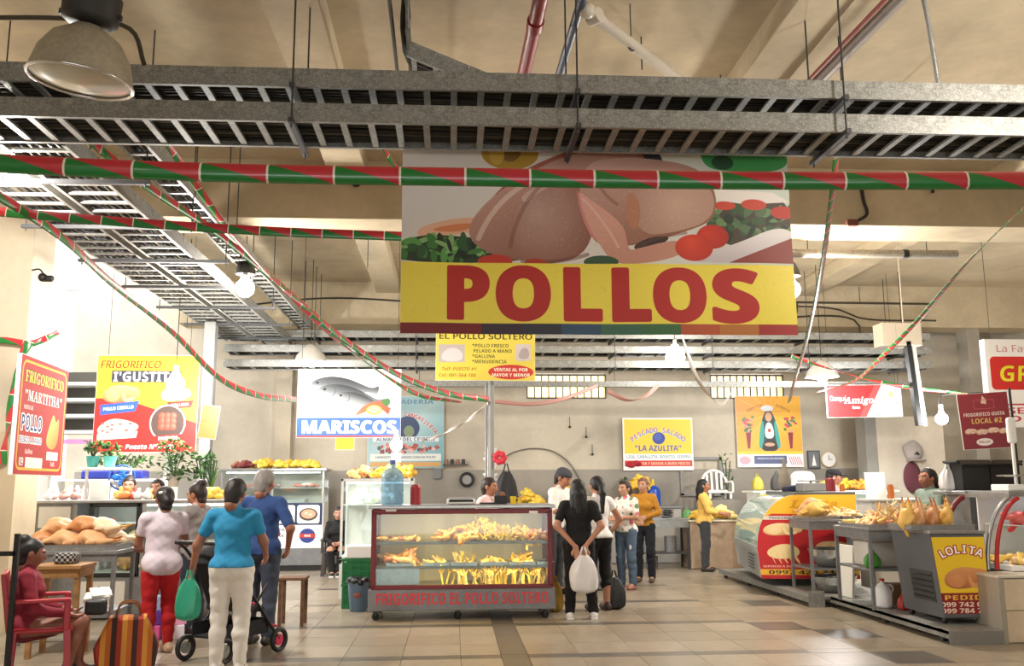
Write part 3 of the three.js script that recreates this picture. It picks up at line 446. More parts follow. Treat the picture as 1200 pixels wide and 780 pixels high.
const solT = canvas(1024, 520, (g, w, h) => {
  rect(g, '#dccb52', 0, 0, w, h); tx(g, 'EL POLLO SOLTERO', 512, 50, 84, '#3c3420', { w: 980, thin: 1, stroke: '#3c3420', sw: 3 });
  rect(g, '#b9b0ae', 26, 140, 270, 190); blob(g, '#d9cfd0', [[40, 300], [90, 190], [200, 170], [280, 230], [270, 310], [150, 325]]); rect(g, '#c9bfc0', 820, 130, 160, 180); blob(g, '#ab9fa2', [[840, 290], [880, 170], [960, 170], [970, 290]]);
  ['*POLLO FRESCO', ' PELADO A MANO', '*GALLINA', '*MENUDENCIA'].forEach((s, i) => tx(g, s, 370, 150 + 57 * i, 50, '#4a4a2c', { align: 'left' }));
  tx(g, 'Telf: PUESTO #1', 60, 400, 48, '#a56a22', { align: 'left', sk: -.2 }); tx(g, 'Cel: 091-364-100', 30, 468, 50, '#a56a22', { align: 'left' });
  ell(g, '#c2352c', 775, 430, 235, 78); tx(g, 'VENTAS AL POR', 775, 405, 48, '#f7efe2'); tx(g, 'MAYOR Y MENOR', 775, 462, 48, '#f7efe2');
});
board('stall_sign', 'yellow EL POLLO SOLTERO sign fixed to the central post', 'sign', 1.42, .71, solT, [.46, 3.32, -13], 0, { th: .03, rz: -.006 });
one('post', 'slim grey steel post under the yellow sign', 'post', [CY(.045, .045, 3.0, 0, 1.5, 0), CY(.016, .016, 2.9, -.07, 1.5, .01), B(.2, .02, .2, 0, .01, 0)], greyM, [.54, 0, -13.1]);
const crabT = canvas(640, 610, (g, w, h) => {
  rect(g, lin(g, 0, 0, w, h, '#6f9ca8', '#a9c4c6', '#5f95a3'), 0, 0, w, h); tx(g, 'PESCADERIA', 320, 45, 50, '#5f7f9a', { w: 460 });
  arcText(g, 'PESCADERIA Y CANGREJERIA', 270, 520, 370, -.95, .95, 46, '#a8323c', { stroke: '#e6d9d4', sw: 4 });
  ell(g, '#2c3e63', 330, 270, 105, 100); ell(g, '#7a8a6c', 345, 300, 45, 50); blob(g, '#b5653f', [[150, 320], [190, 180], [250, 160], [260, 320]]); ell(g, '#8e4a30', 215, 170, 50, 50);
  rect(g, '#d9dde0', 40, 345, 560, 42); tx(g, 'ALMACEN DEL CEVICHE', 320, 367, 42, '#3a4a6a', { w: 500 });
  for (let i = 0; i < 60; i++) ell(g, ['#a84a40', '#c77a6c', '#8a3a35', '#d9a59a', '#4a4f57'][i % 5], rr(40, 600), rr(410, 480), rr(10, 26), rr(8, 16), rr(0, 3));
  rect(g, '#d6d8d2', 20, 490, 600, 60); tx(g, 'LANGOSTINO CAMARON CONCHA PULPO', 320, 520, 26, '#53607a'); rect(g, '#c99b5e', 20, 560, 600, 40);
});
board('wall_poster', 'faded blue seafood poster with arched red lettering on the back wall', 'poster', 1.5, 1.42, crabT, [-.93, 2.55, -18.42], 0, { th: .03 });
const salT = canvas(860, 620, (g, w, h) => {
  rect(g, '#f4f2ee', 0, 0, w, h); rect(g, '#e6cd38', 14, 14, w - 28, 420); const tone = i => lin(g, 0, -36, 0, 36, '#d33f4a', '#8a6fc0', '#3e7fd0');
  arcText(g, 'PESCADO SALADO', 430, 640, 500, -.68, .68, 84, tone, { stroke: '#f5f0e6', sw: 5 }); ell(g, '#2b3f9a', 440, 240, 78, 72); ell(g, '#3e55b5', 430, 225, 50, 44);
  tx(g, '"LA AZULITA"', 430, 360, 92, '#3e4a9a', { w: 580, stroke: '#e9b8a0', sw: 4 }); rect(g, '#f0efe9', 14, 426, w - 28, 70); tx(g, 'LISA, CABALLITA, BONITO, SIERRA', 430, 462, 50, '#6f93b0', { w: 790 });
  rect(g, '#c8342f', 14, 505, w - 28, 70); tx(g, 'POR MAYOR Y MENOR A BUEN PRECIO', 430, 541, 44, '#f4c7a0', { w: 780 });
});
board('wall_poster', 'yellow PESCADO SALADO poster with a blue globe on the back wall', 'poster', 1.43, 1.05, salT, [4.13, 2.3, -18.42], 0, { th: .02 });
const saintT = canvas(640, 700, (g, w, h) => {
  rect(g, lin(g, 0, 0, w, h, '#d88a2c', '#f0b545', '#e39a30'), 0, 0, w, h);
  for (let i = 0; i < 14; i++) { g.strokeStyle = 'rgba(250,220,150,.5)'; g.lineWidth = 5; g.beginPath(); g.moveTo(320, 170); g.lineTo(320 + 330 * Math.cos(i * .45), 170 + 330 * Math.sin(i * .45)); g.stroke(); }
  arcText(g, 'Nuestra', 320, 430, 350, -.6, -.2, 40, '#9a5a1c', { font: 'serif' }); arcText(g, 'Señora', 320, 430, 350, .25, .62, 40, '#9a5a1c', { font: 'serif' });
  blob(g, '#2a4a50', [[210, 520], [250, 220], [320, 110], [390, 220], [430, 520], [320, 560]]); blob(g, '#3aa59a', [[205, 520], [240, 260], [275, 240], [260, 520]]); blob(g, '#3aa59a', [[435, 520], [400, 260], [365, 240], [390, 520]]);
  blob(g, '#efe8e0', [[270, 400], [290, 260], [350, 260], [375, 400], [320, 430]]); ell(g, '#d9a683', 320, 205, 34, 46); ell(g, '#e6e9ee', 310, 120, 62, 30); blob(g, '#3c2c30', [[230, 520], [280, 420], [360, 420], [410, 520], [320, 545]]); ell(g, '#d9a683', 320, 480, 50, 18); ell(g, '#b5382f', 322, 340, 14, 18);
  for (const x of [115, 530]) { poly(g, '#8e2f3a', [[x - 26, 360], [x + 26, 360], [x + 12, 520], [x - 12, 520]]); for (let i = 0; i < 26; i++) ell(g, ['#3f6f3c', '#c8465a', '#e08a9a', '#567f48'][i % 4], x + rr(-55, 55), rr(200, 350), 15, 13); }
  rect(g, '#f3c93c', 0, 545, w, 30); rect(g, '#f1eef0', 0, 575, w, 125); rect(g, '#5c6488', 160, 590, 320, 80); tx(g, 'VIRGEN DE LOS DOLORES', 320, 618, 22, '#d8dcf0'); ell(g, '#e7a9b5', 70, 635, 55, 40); for (let i = 0; i < 6; i++) { g.strokeStyle = '#c84a58'; g.lineWidth = 7; g.beginPath(); g.moveTo(500 + i * 20, 600); g.lineTo(530 + i * 20, 680); g.stroke(); }
});
board('wall_poster', 'orange religious poster of a veiled saint between flower vases on the back wall', 'poster', 1.36, 1.44, saintT, [6.43, 2.55, -18.42], 0, { th: .02 });
const amigoT = canvas(860, 400, (g, w, h) => {
  rect(g, '#f3efe9', 0, 0, w, h); poly(g, '#b52a2c', [[0, 0], [640, 0], [440, h], [0, h]]); poly(g, '#c84a4a', [[560, 0], [640, 0], [440, h], [360, h]]);
  tx(g, 'Daqui', 125, 165, 80, '#fff', { thin: 1, w: 190 }); tx(g, 'Amigo', 372, 190, 104, '#fff', { font: 'serif', sk: -.25 }); tx(g, 'listo', 330, 280, 44, '#fff'); tx(g, 'TU BANCO VECINO', 680, 230, 36, '#7a6a64'); ell(g, '#d9c48a', 740, 120, 30, 40);
});
board('shop_sign', 'red and white sign reading Daqui Amigo on the far right', 'sign', 1.38, .58, amigoT, [7.35, 2.95, -16], 0, { th: .04, rz: .012, cords: [[-.6, 2.05], [.6, 2.05]] });
const gruT = canvas(900, 760, (g, w, h) => {
  rect(g, '#faf8f6', 0, 0, w, h); tx(g, 'La Familia', 330, 80, 84, '#c87f86', { thin: 1, w: 480 }); g.fillStyle = '#d8332e'; g.beginPath(); g.roundRect(30, 150, 840, 290, 40); g.fill();
  tx(g, 'GRUPO', 460, 300, 190, '#f7e63a', { stroke: '#a8201c', sw: 8, sk: -.12, w: 720 }); rect(g, '#c84650', 150, 560, 700, 14); tx(g, 'SERVICIO', 460, 620, 76, '#c84650', { w: 620 }); tx(g, 'D A MA', 450, 690, 70, '#c84650', { w: 600 });
});
board('shop_sign', 'large white shop sign with yellow letters on a red plate by the grey column', 'sign', 1.45, 1.2, gruT, [7.95, 2.83, -12], 0, { th: .12, cords: [[-.6, 1.87], [.6, 1.87]] });
const locT = canvas(420, 500, (g, w, h) => {
  rect(g, lin(g, 0, 0, w, h, '#a01e2c', '#7d1824'), 0, 0, w, h); poly(g, '#e8c9b0', [[190, 90], [210, 20], [240, 60], [235, 100]]); g.strokeStyle = '#c9505a'; g.lineWidth = 5; g.strokeRect(130, 60, 170, 80);
  tx(g, 'FRIGORIFICO GUSTA', 205, 190, 44, '#f0e0d4', { w: 350 }); tx(g, 'LOCAL #2', 220, 250, 62, '#e9c766', { w: 260 });
  for (let i = 0; i < 4; i++) rawChicken(g, 75 + i * 95, 340 + (i % 2) * 10, .55, ['#f2d6c0', '#e3b89c', '#c08c70']); ell(g, '#f5efe8', 180, 440, 70, 34); tx(g, 'POLLOS', 180, 440, 26, '#a01e2c');
});
board('hanging_banner', 'maroon FRIGORIFICO LOCAL #2 banner on a dark pole at the right stall', 'banner', .56, .66, locT, [6.28, 2.22, -10.5], -.25, { th: .01, rz: .05 });
one('banner_pole', 'thin dark pole beside the maroon banner', 'pole', TU([[0, 1.35, 0], [-.02, 2.6, 0]], .015), blackM, [6.58, 0, -10.42]);
one('hanging_beam', 'dark leaning steel post with a white side hanging beside the red sign', 'post', [B(.07, 1.25, .1, 0, 0, 0, 0, 0, .07)], blackM, [6.78, 2.95, -13.1]);
one('leaning_board', 'white leaning board fixed beside the dark hanging post', 'panel', B(.06, 1.25, .1, 0, 0, 0, 0, 0, .07), offM, [6.86, 2.95, -13.12]);
one('electric_box', 'grey box fixed below the far trays at the dark hanging post', 'box', [RB(.4, .34, .3, .01, 0, 0, 0), B(.2, .34, .31, -.3, 0, 0), CY(.01, .01, 1.5, 0, .9, 0)], M('#b9ae9c', .6), [6.75, 3.68, -13.2]);

// ---------- goods: shared shapes ----------
const chickenG = flesh([paint(sdf([[0, .085, 0, .125, .08, .088], [-.05, .1, 0, .08, .075, .075], [.07, .07, .06, .165, .085, .055, .042, .017], [.07, .07, -.06, .165, .085, -.055, .042, .017],
  [.165, .085, .055, .25, .1, .04, .012, .01], [.165, .085, -.055, .25, .12, -.04, .012, .01], [-.06, .11, .08, .02, .07, .1, .024, .016], [.02, .07, .1, -.04, .05, .105, .016, .01], [-.06, .11, -.08, .02, .07, -.1, .024, .016], [.02, .07, -.1, -.04, .05, -.105, .016, .01], [-.12, .09, 0, -.2, .06, .02, .03, .022]], .03, .011),
  (x) => x > .19 ? '#e8b85a' : '#ffffff')]);
const chickA = M('#dba878', .45, 0, { vertexColors: true, clearcoat: .25 }), chickB = M('#e2b45a', .45, 0, { vertexColors: true, clearcoat: .25 }), chickC = M('#c98d5a', .45, 0, { vertexColors: true, clearcoat: .25 }), chickPale = M('#ead2ae', .45, 0, { vertexColors: true, clearcoat: .25 });
const footG = done(join([TU([[0, 0, 0], [.004, .05, .004], [0, .11, 0]], .0095, 6, 6), ...[-.7, 0, .7, PI].map(a => TU([[0, .105, 0], [.025 * Math.sin(a), .122, .025 * Math.cos(a)], [.045 * Math.sin(a), .15, .045 * Math.cos(a)]], .0055, 4, 5)), SP(.013, 0, .004, 0, 1, 1, 1, 6)]));
const pieceG = flesh([sdf([[0, .03, 0, .045, .028, .032], [.03, .03, 0, .085, .028, .015, .022, .012], [.085, .028, .015, .1, .03, .018, .014, .016]], .02, .0085)]);
const footM = M('#f0cf62', .45), footM2 = M('#ecd9a0', .45), pieceM = M('#e2a766', .42), pieceM2 = M('#ecc692', .42), pinkMeat = M('#d98f80', .42), redMeat = M('#b5443c', .4);
const bagG = flesh([sdf([[0, .06, 0, .1, .06, .075], [-.05, .08, .02, .05, .045, .045], [.05, .075, -.02, .055, .05, .05], [0, .11, 0, .0, .15, .01, .03, .012], [0, .15, 0, .02, .175, .0, .02, .03]], .03, .012, (d, x, y, z) => d + .003 * Math.sin(60 * x + 40 * z) * Math.sin(50 * y))]);
const lumpG = flesh([sdf([[0, .045, 0, .08, .04, .06], ...[...Array(9)].map((_, i) => { const a = i * 2.4, r = i < 6 ? .07 : .03; return [r * 1.2 * Math.cos(a), (i < 6 ? .04 : .09) + .008 * (i % 3), r * .9 * Math.sin(a), .045, .036, .036]; })], .012, .009)]);
const bagM = M('#f2cf4a', .3, 0, { clearcoat: .5 }), bagM2 = M('#e8b22e', .3, 0, { clearcoat: .5 }), bagM3 = M('#f6e49a', .3, 0, { clearcoat: .5 });
function heap(name, label, cat, group, geo, ms, c, w, d, n, o = {}) {      // individual pieces heaped over a patch
  for (let i = 0; i < n; i++) {
    const u = rr(-1, 1), v = rr(-1, 1), m = P(scene, numbered(name), geo, ms[i % ms.length]);
    const top = (o.h ?? 0) * Math.max(0, 1 - u * u) * Math.max(0, 1 - v * v) * rnd();
    m.position.set(c[0] + u * w / 2, c[1] + top, c[2] + v * d / 2); m.rotation.set(rr(-1, 1) * (o.tilt ?? .3), o.ry !== undefined ? o.ry + rr(-.5, .5) : rr(0, 6.3), rr(-1, 1) * (o.tilt ?? .3)); m.scale.setScalar((o.s ?? 1) * rr(.88, 1.12));
    tag(m, label, cat, group);
  }
}
const traySteel = (label, w, d, p, ry = 0, group, h = .035) => { const t = T('metal_tray', label, 'tray', p, ry, group); P(t, 'pan', [B(w, .006, d, 0, .004, 0), B(w, h, .006, 0, h / 2, d / 2), B(w, h, .006, 0, h / 2, -d / 2), B(.006, h, d, w / 2, h / 2, 0), B(.006, h, d, -w / 2, h / 2, 0)], steelM); P(t, 'rim', [B(w + .03, .006, .015, 0, h, d / 2 + .005), B(w + .03, .006, .015, 0, h, -d / 2 - .005), B(.015, .006, d, w / 2 + .005, h, 0), B(.015, .006, d, -w / 2 - .005, h, 0)], steelM); return t; };
const areaLight = (parent, c, I, w, h, p, rx) => { const l = new THREE.RectAreaLight(c, I, w, h); l.position.set(...p); l.rotation.x = rx; parent.add(l); l.name = 'tube_light'; return l; };
const caster = (t, x, z, r = .042) => { const c = P(t, 'caster', [B(.06, .03, .05, x, r * 2 + .015, z), B(.02, .05, .04, x, r + .035, z)], darkSteel); P(c, 'wheel', CY(r, r, .03, x, r, z, PI / 2, .5), blackM); };
const font = await new FontLoader().loadAsync('fonts/droid/droid_sans_bold.typeface.json');

// ---------- central display case ----------
{
  const t = T('display_case', 'maroon framed glass display case lettered FRIGORIFICO EL POLLO SOLTERO', 'display case', [.115, 0, -11.18]);
  P(t, 'skirt', [RB(2.13, .235, .8, .012, 0, .22, 0)], steelDull);
  const txt = new TextGeometry('FRIGORIFICO EL POLLO SOLTERO', { font, size: .125, depth: .008, curveSegments: 3 }); txt.computeBoundingBox(); const bw = txt.boundingBox.max.x; txt.scale(1.96 / bw, 1, 1).translate(-.98, .175, .4);
  P(t, 'lettering', txt, M('#d8202a', .3));
  P(t, 'frame', [RB(2.08, .055, .04, .008, 0, 1.205, .37), RB(2.08, .05, .04, .008, 0, .36, .37), RB(.055, .85, .04, .008, -1.012, .78, .37), RB(.055, .85, .04, .008, 1.012, .78, .37), RB(.05, .9, .05, .008, -1.015, .78, -.36), RB(.05, .9, .05, .008, 1.015, .78, -.36), B(.04, .06, .72, -1.02, 1.2, 0), B(.04, .06, .72, 1.02, 1.2, 0), B(.04, .05, .72, -1.02, .36, 0), B(.04, .05, .72, 1.02, .36, 0)], maroonM);
  P(t, 'side_panel', B(.02, .86, .7, 1.03, .78, 0), maroonM);
  P(t, 'side_panel', B(.02, .86, .7, -1.03, .78, 0), maroonM);
  P(t, 'top_slab', RB(2.14, .04, .84, .01, 0, 1.258, 0), steelM);
  P(t, 'floor_panel', B(2.02, .02, .72, 0, .35, 0), steelM);
  P(t, 'back_panel', [B(2.02, .85, .015, 0, .78, -.36)], M('#d6cdb8', .5));
  for (const x of [-.34, .02, .62]) P(t, 'back_strip', B(.22, .83, .01, x, .78, -.348), M('#e2d9c2', .45));
  for (const y of [.85, .575]) { P(t, 'shelf', B(1.98, .012, .6, 0, y, -.02), steelM); P(t, 'shelf_edge', B(1.98, .03, .012, 0, y - .005, .285), steelDull); }
  P(t, 'bin_panel', B(.5, .2, .02, -.74, .46, .3), steelM);
  P(t, 'front_glass', B(1.97, .79, .006, 0, .78, .365), glassM);
  for (const [y, z, I] of [[1.165, .31, 7], [.815, .27, 5.5], [.54, .27, 5.5]]) { P(t, 'light_tube', CY(.011, .011, 1.94, 0, y, z, 0, 0, PI / 2, 0), tubeM); areaLight(t, '#ffd890', I * 4.6, 1.9, .05, [0, y - .015, z - .02], -PI / 2 + .25); }
  for (const x of [-.98, -.05, .95]) for (const z of [-.3, .33]) caster(t, x, z);
  P(t, 'price_light', [B(.1, .03, .01, .82, 1.19, .392), B(.12, .03, .01, -.82, 1.225, .392)], whiteM);
}
const Z0 = -11.16;
heap('chicken_piece', 'small pinkish chicken piece lying flat at the left of the upper case shelf', 'meat', 'pink pieces on the upper shelf', pieceG, [pinkMeat, pieceM2], [-.6, .865, Z0], .55, .4, 16, { s: .8 });
heap('chicken_piece', 'orange chicken piece in the heap beside the feet on the upper case shelf', 'meat', 'orange pieces on the upper shelf', pieceG, [pieceM, pieceM2, pieceM], [.08, .87, Z0 + .05], .5, .42, 58, { h: .12, tilt: .7 });
heap('poultry_shank', 'pale yellow chicken foot in the tall heap on the upper case shelf', 'chicken foot', 'feet on the upper shelf', footG, [footM, footM2, footM], [.4, .87, Z0 + .05], .42, .36, 64, { h: .15, tilt: .9 });
heap('poultry_shank', 'yellow chicken foot lying right of the heap on the upper case shelf', 'chicken foot', 'feet right of the upper heap', footG, [footM, footM2], [.68, .87, Z0 + .06], .3, .36, 26, { h: .1, tilt: 1.3 });
heap('chicken_piece', 'orange chicken piece at the right end of the upper case shelf', 'meat', 'orange pieces at the right end', pieceG, [pieceM, pieceM, pinkMeat], [.9, .87, Z0 + .04], .32, .4, 34, { h: .1, tilt: .7 });
[-.72, -.3, .02, .36, .7, .96].forEach((x, i) => traySteel('shallow steel tray on the middle case shelf', i === 5 ? .18 : .3, .4, [.115 + x, .583, Z0 + .02], 0, 'trays on the middle shelf'));
heap('chicken_piece', 'chunky chicken portion at the left of the middle case shelf', 'meat', 'portions on the middle shelf', pieceG, [pieceM2, pieceM, pinkMeat], [-.62, .6, Z0 + .03], .32, .34, 22, { h: .12, s: 1.3, tilt: .7 });
for (const [x, s] of [[-.18, 0], [.14, 1], [.48, 2], [.82, 3]]) heap(s === 1 ? 'poultry_shank' : 'chicken_piece', ['yellow skin piece in the tray beside the large portions', 'pale chicken foot lying in the second middle tray', 'yellow piece in the third tray of the middle shelf', 'golden piece heaped in the right tray of the middle shelf'][s], 'meat', 'tray contents ' + s, s === 1 ? footG : pieceG, s === 3 ? [pieceM2, bagM2] : [footM, pieceM2], [x, .592, Z0 + .04], .24, .32, [14, 12, 16, 26][s], { h: s === 3 ? .09 : .03, tilt: .9, s: .8 });
heap('poultry_shank', 'long yellow chicken leg standing upright on the bottom of the case', 'chicken leg', 'legs standing at the bottom', footG, [footM, footM2, footM], [.48, .365, Z0 + .12], 1.25, .34, 60, { tilt: .5, s: 1.25 });

// things on the case top
{
  const t = T('water_bottle', 'big translucent blue water bottle on the central case', 'bottle', [-.72, 1.278, -11.2]);
  P(t, 'body', LA([[.001, 0], [.12, 0], [.135, .02], [.135, .12], [.127, .14], [.135, .16], [.135, .27], [.127, .29], [.135, .31], [.13, .36], [.09, .41], [.035, .44], [.03, .5], [.001, .5]]), M('#a9c8d8', .15, 0, { transmission: .6, thickness: 0 }));
  P(t, 'cap', CY(.036, .036, .05, 0, .5, 0), M('#4b5f9a', .4));
}
one('thermos', 'dark red cylindrical canister beside the water bottle', 'canister', [CY(.062, .062, .2, 0, .1, 0, 0, 0, 0, 20), CY(.05, .062, .035, 0, .217, 0, 0, 0, 0, 20)], M('#9a1f2c', .35), [-.44, 1.278, -11.15]);
{ const t = T('scale', 'white kitchen scale with a black display on the central case', 'scale', [.1, 1.278, -11.1]); P(t, 'body', RB(.34, .06, .26, .015, 0, .035, 0), whiteM); P(t, 'display', B(.28, .03, .006, 0, .045, .132), blackM); P(t, 'plate', RB(.3, .012, .22, .004, 0, .078, -.01), steelM); }
one('phone_stand', 'small black gadget on the central case by the vendor', 'gadget', [RB(.15, .1, .06, .01, 0, .05, 0), B(.22, .02, .1, -.14, .01, .02)], blackM, [.57, 1.278, -11.1]);
one('mug', 'small yellow cup on the central case', 'cup', [LA([[.03, 0], [.036, .09], [.033, .09], [.028, .006], [.001, .006]]), TO(.025, .006, .045, .045, 0)], M('#e8c21e', .35), [.72, 1.278, -11.1]);
// cup tower and clutter beside the post
{ const t = T('cup_stack', 'tall white stack of foam cups and plates beside the central post', 'cup stack', [.55, .94, -13.5]); for (let k = 0; k < 14; k++) P(t, 'cup', LA([[.05, 0], [.075 + .02 * (k % 3), .075], [.09 + .01 * (k % 2), .08], [.07, .075], [.03, .004]], .015 * Math.sin(k * 2), .05 + k * .075, 0, 14), whiteM); P(t, 'holder', CY(.05, .07, .06, 0, .03, 0), whiteM); }

one('red_flower_bow', 'red artificial flower fixed beside the foam cup stack', 'flower', flesh([sdf([...Array(7)].map((_, i) => [.06 * Math.cos(i * .9), .06 * Math.sin(i * .9), .01 * (i % 2), .045, .045, .03]), .01, .008)]), M('#c0283a', .6), [.66, 1.88, -13.03]);
{ const t = T('back_counter', 'stainless work counter behind the central vendors', 'counter', [1.05, 0, -13.75]); P(t, 'worktop', RB(2.6, .04, .6, .01, 0, .92, 0), steelM); P(t, 'cabinet', B(2.5, .88, .5, 0, .46, 0), steelDull); for (const x of [-.8, 0, .8]) P(t, 'door', RB(.74, .74, .02, .008, x, .48, .26), steelDull); }

// glass case left of the central one, with yellow bags on it
{
  const t = T('side_case', 'small white lit glass case standing behind the water bottle', 'display case', [-1.0, 0, -12.75]);
  P(t, 'base', B(.95, .5, .6, 0, .3, 0), whiteM); P(t, 'frame', [...[-1, 1].flatMap(s => [-1, 1].map(q => B(.03, 1.1, .03, s * .46, 1.05, q * .285))), B(.95, .03, .6, 0, 1.58, 0), B(.95, .03, .6, 0, .57, 0)], M('#e8e8e6', .4)); P(t, 'shelf', B(.9, .01, .55, 0, 1.25, 0), whiteM);
  P(t, 'back', B(.92, 1.0, .01, 0, 1.07, -.29), whiteM); P(t, 'glass', [B(.9, .98, .005, 0, 1.07, .29)], glassM); P(t, 'light_tube', CY(.012, .012, .85, 0, 1.54, .2, 0, 0, PI / 2), tubeWhite); areaLight(t, '#ffffff', 16, .85, .05, [0, 1.52, .19], -PI / 2);
}
heap('white_package', 'white wrapped package on the shelf of the small lit case', 'package', 'packages in the small case', bagG, [whiteM, M('#dfe6c8', .5)], [-1.05, 1.26, -12.72], .6, .3, 6, { tilt: .15 });
heap('snack_bag', 'yellow bag lying on top of the small white case', 'bag', 'yellow bags on the small case', lumpG, [bagM, bagM2, bagM], [-.78, 1.6, -12.75], .5, .4, 9, { h: .12, tilt: .5 });
heap('snack_bag', 'brown speckled bag at the left on top of the small white case', 'bag', 'brown bags on the small case', lumpG, [M('#a9743e', .5), M('#7a3f35', .5), M('#d8b070', .5)], [-1.25, 1.6, -12.75], .35, .4, 7, { h: .1, tilt: .4, s: .85 });
// crates, bucket
function crate(label, p, ry) {
  const t = T('plastic_crate', label, 'crate', p, ry); const w = .42, h = .3, d = .34, m = M('#14703a', .45);
  P(t, 'base', B(w, .015, d, 0, .008, 0), m); P(t, 'rim', [B(w + .03, .03, .02, 0, h - .015, d / 2), B(w + .03, .03, .02, 0, h - .015, -d / 2), B(.02, .03, d, w / 2, h - .015, 0), B(.02, .03, d, -w / 2, h - .015, 0)], m);
  P(t, 'wall', [-1, 1].flatMap(s => [B(w, .05, .012, 0, .03, s * d / 2), B(w, .03, .012, 0, .15, s * d / 2), B(w, .03, .012, 0, .22, s * d / 2), B(.012, .05, d, s * w / 2, .03, 0), B(.012, .03, d, s * w / 2, .15, 0), B(.012, .03, d, s * w / 2, .22, 0), B(w, .24, .004, 0, .14, s * (d / 2 - .008)), ...[-.4, -.2, 0, .2, .4].map(q => B(.025, h - .02, .014, q * w * 1.2, h / 2, s * d / 2))]), m);
}
crate('green plastic crate, lower of two by the central case', [-1.16, 0, -12.05], .05); crate('green plastic crate, upper of two by the central case', [-1.15, .3, -12.05], -.03);
one('foam_box', 'white foam box on top of the green crates', 'box', RB(.36, .16, .3, .02, 0, .08, 0), whiteM, [-1.15, .602, -12.05]);
{ const t = T('bucket', 'grey blue plastic bucket lined with a black bag', 'bucket', [-1.14, 0, -11.65]); P(t, 'body', LA([[.001, 0], [.1, 0], [.13, .33], [.138, .335], [.138, .35], [.122, .35], [.095, .012], [.001, .012]]), M('#5b7186', .45)); P(t, 'bag_liner', flesh([sdf([...Array(10)].map((_, i) => [.11 * Math.cos(i * .628), .36 + .02 * Math.sin(i * 2.1), .11 * Math.sin(i * .628), .045, .035, .045]), .02, .01)]), M('#15161a', .35)); P(t, 'handle', TO(.13, .005, 0, .33, .02, 1.2, 0, 0, PI), darkSteel); P(t, 'emblem', SP(.05, 0, .2, .115, .9, .7, .25), M('#8a4a40', .5)); }

// ---------- tiled fish case at the back left ----------
const fishT = canvas(1024, 440, (g, w, h) => {
  rect(g, '#1c2a52', 0, 0, w, h); for (let i = 0; i < 4; i++) { g.fillStyle = '#f6f5f2'; g.beginPath(); g.roundRect(20 + i * 250, 20, 228, 180, 22); g.fill(); }
  ell(g, '#c8352c', 134, 110, 70, 40); ell(g, '#3a3f46', 380, 110, 80, 30, -.2); for (let i = 0; i < 4; i++) { g.strokeStyle = '#b23a34'; g.lineWidth = 18; g.beginPath(); g.arc(600 + i * 22, 190, 90, 3.6, 5.2); g.stroke(); } ell(g, '#4a3a30', 884, 112, 92, 62); ell(g, '#d9a88a', 884, 108, 74, 46); ell(g, '#eec9b0', 860, 100, 20, 14); ell(g, '#eec9b0', 905, 115, 22, 14);
  rect(g, '#f1f0ee', 0, 215, w, h - 215); ['Corvina   Robalo   Bagre', 'Langostinos   Langosta', 'Picudo   de Mariscos'].forEach((s, i) => tx(g, s, 400, 258 + i * 56, 44, '#20283e')); ell(g, '#2b3f8a', 880, 320, 80, 70); rect(g, '#c8352c', 800, 300, 160, 40); tx(g, 'MAR', 880, 320, 30, '#fff');
});
{
  const t = T('fish_case', 'tall white fish display case with blue picture panels at the back wall', 'display case', [-3.27, 0, -17.5]);
  P(t, 'base', B(1.86, .3, .66, 0, .25, 0), steelDull); P(t, 'plinth', B(1.8, .1, .6, 0, .05, 0), blackM); P(t, 'cabinet', B(1.86, .8, .66, 0, .8, 0), whiteM);
  P(t, 'picture_panel', new THREE.PlaneGeometry(1.82, .8).translate(0, .8, .334), printM(fishT), true);
  P(t, 'frame', [...[-1, 0, 1].map(s => B(.035, .6, .035, s * .91, 1.5, .31)), ...[-1, 1].map(s => B(.035, .6, .035, s * .91, 1.5, -.31)), RB(1.95, .05, .72, .01, 0, 1.8, 0)], steelM); P(t, 'shelf', B(1.8, .015, .5, 0, 1.47, -.05), steelM); P(t, 'back', B(1.84, .58, .01, 0, 1.49, -.32), M('#cfcabf', .4)); P(t, 'glass', B(1.8, .57, .005, 0, 1.49, .315), glassM);
  P(t, 'light_tube', CY(.013, .013, 1.7, 0, 1.75, .26, 0, 0, PI / 2), tubeWhite); areaLight(t, '#ffffff', 13, 1.7, .05, [0, 1.73, .25], -PI / 2);
}
heap('fish_fillet', 'pink fillet on the shelf of the white fish case', 'fish', 'fillets in the fish case', pieceG, [pinkMeat, M('#e8c0b8', .4)], [-3.2, 1.48, -17.5], 1.3, .3, 14, { s: 1.3, tilt: .1 });
[-3.9, -3.4, -2.9].forEach(x => traySteel('steel tray at the bottom of the white fish case', .4, .4, [x, 1.205, -17.45], 0, 'trays in the fish case', .06));
heap('snack_bag', 'yellow bag piled along the top of the white fish case', 'bag', 'yellow bags on the fish case', lumpG, [bagM, bagM2, bagM], [-3.15, 1.83, -17.5], 1.15, .4, 22, { h: .06, tilt: .4, s: 1.05 });
heap('snack_bag', 'dark red bag at the left end on top of the white fish case', 'bag', 'dark bags on the fish case', lumpG, [M('#7c2f30', .5), M('#9a5a40', .5)], [-3.9, 1.83, -17.5], .3, .3, 4, { tilt: .3 });

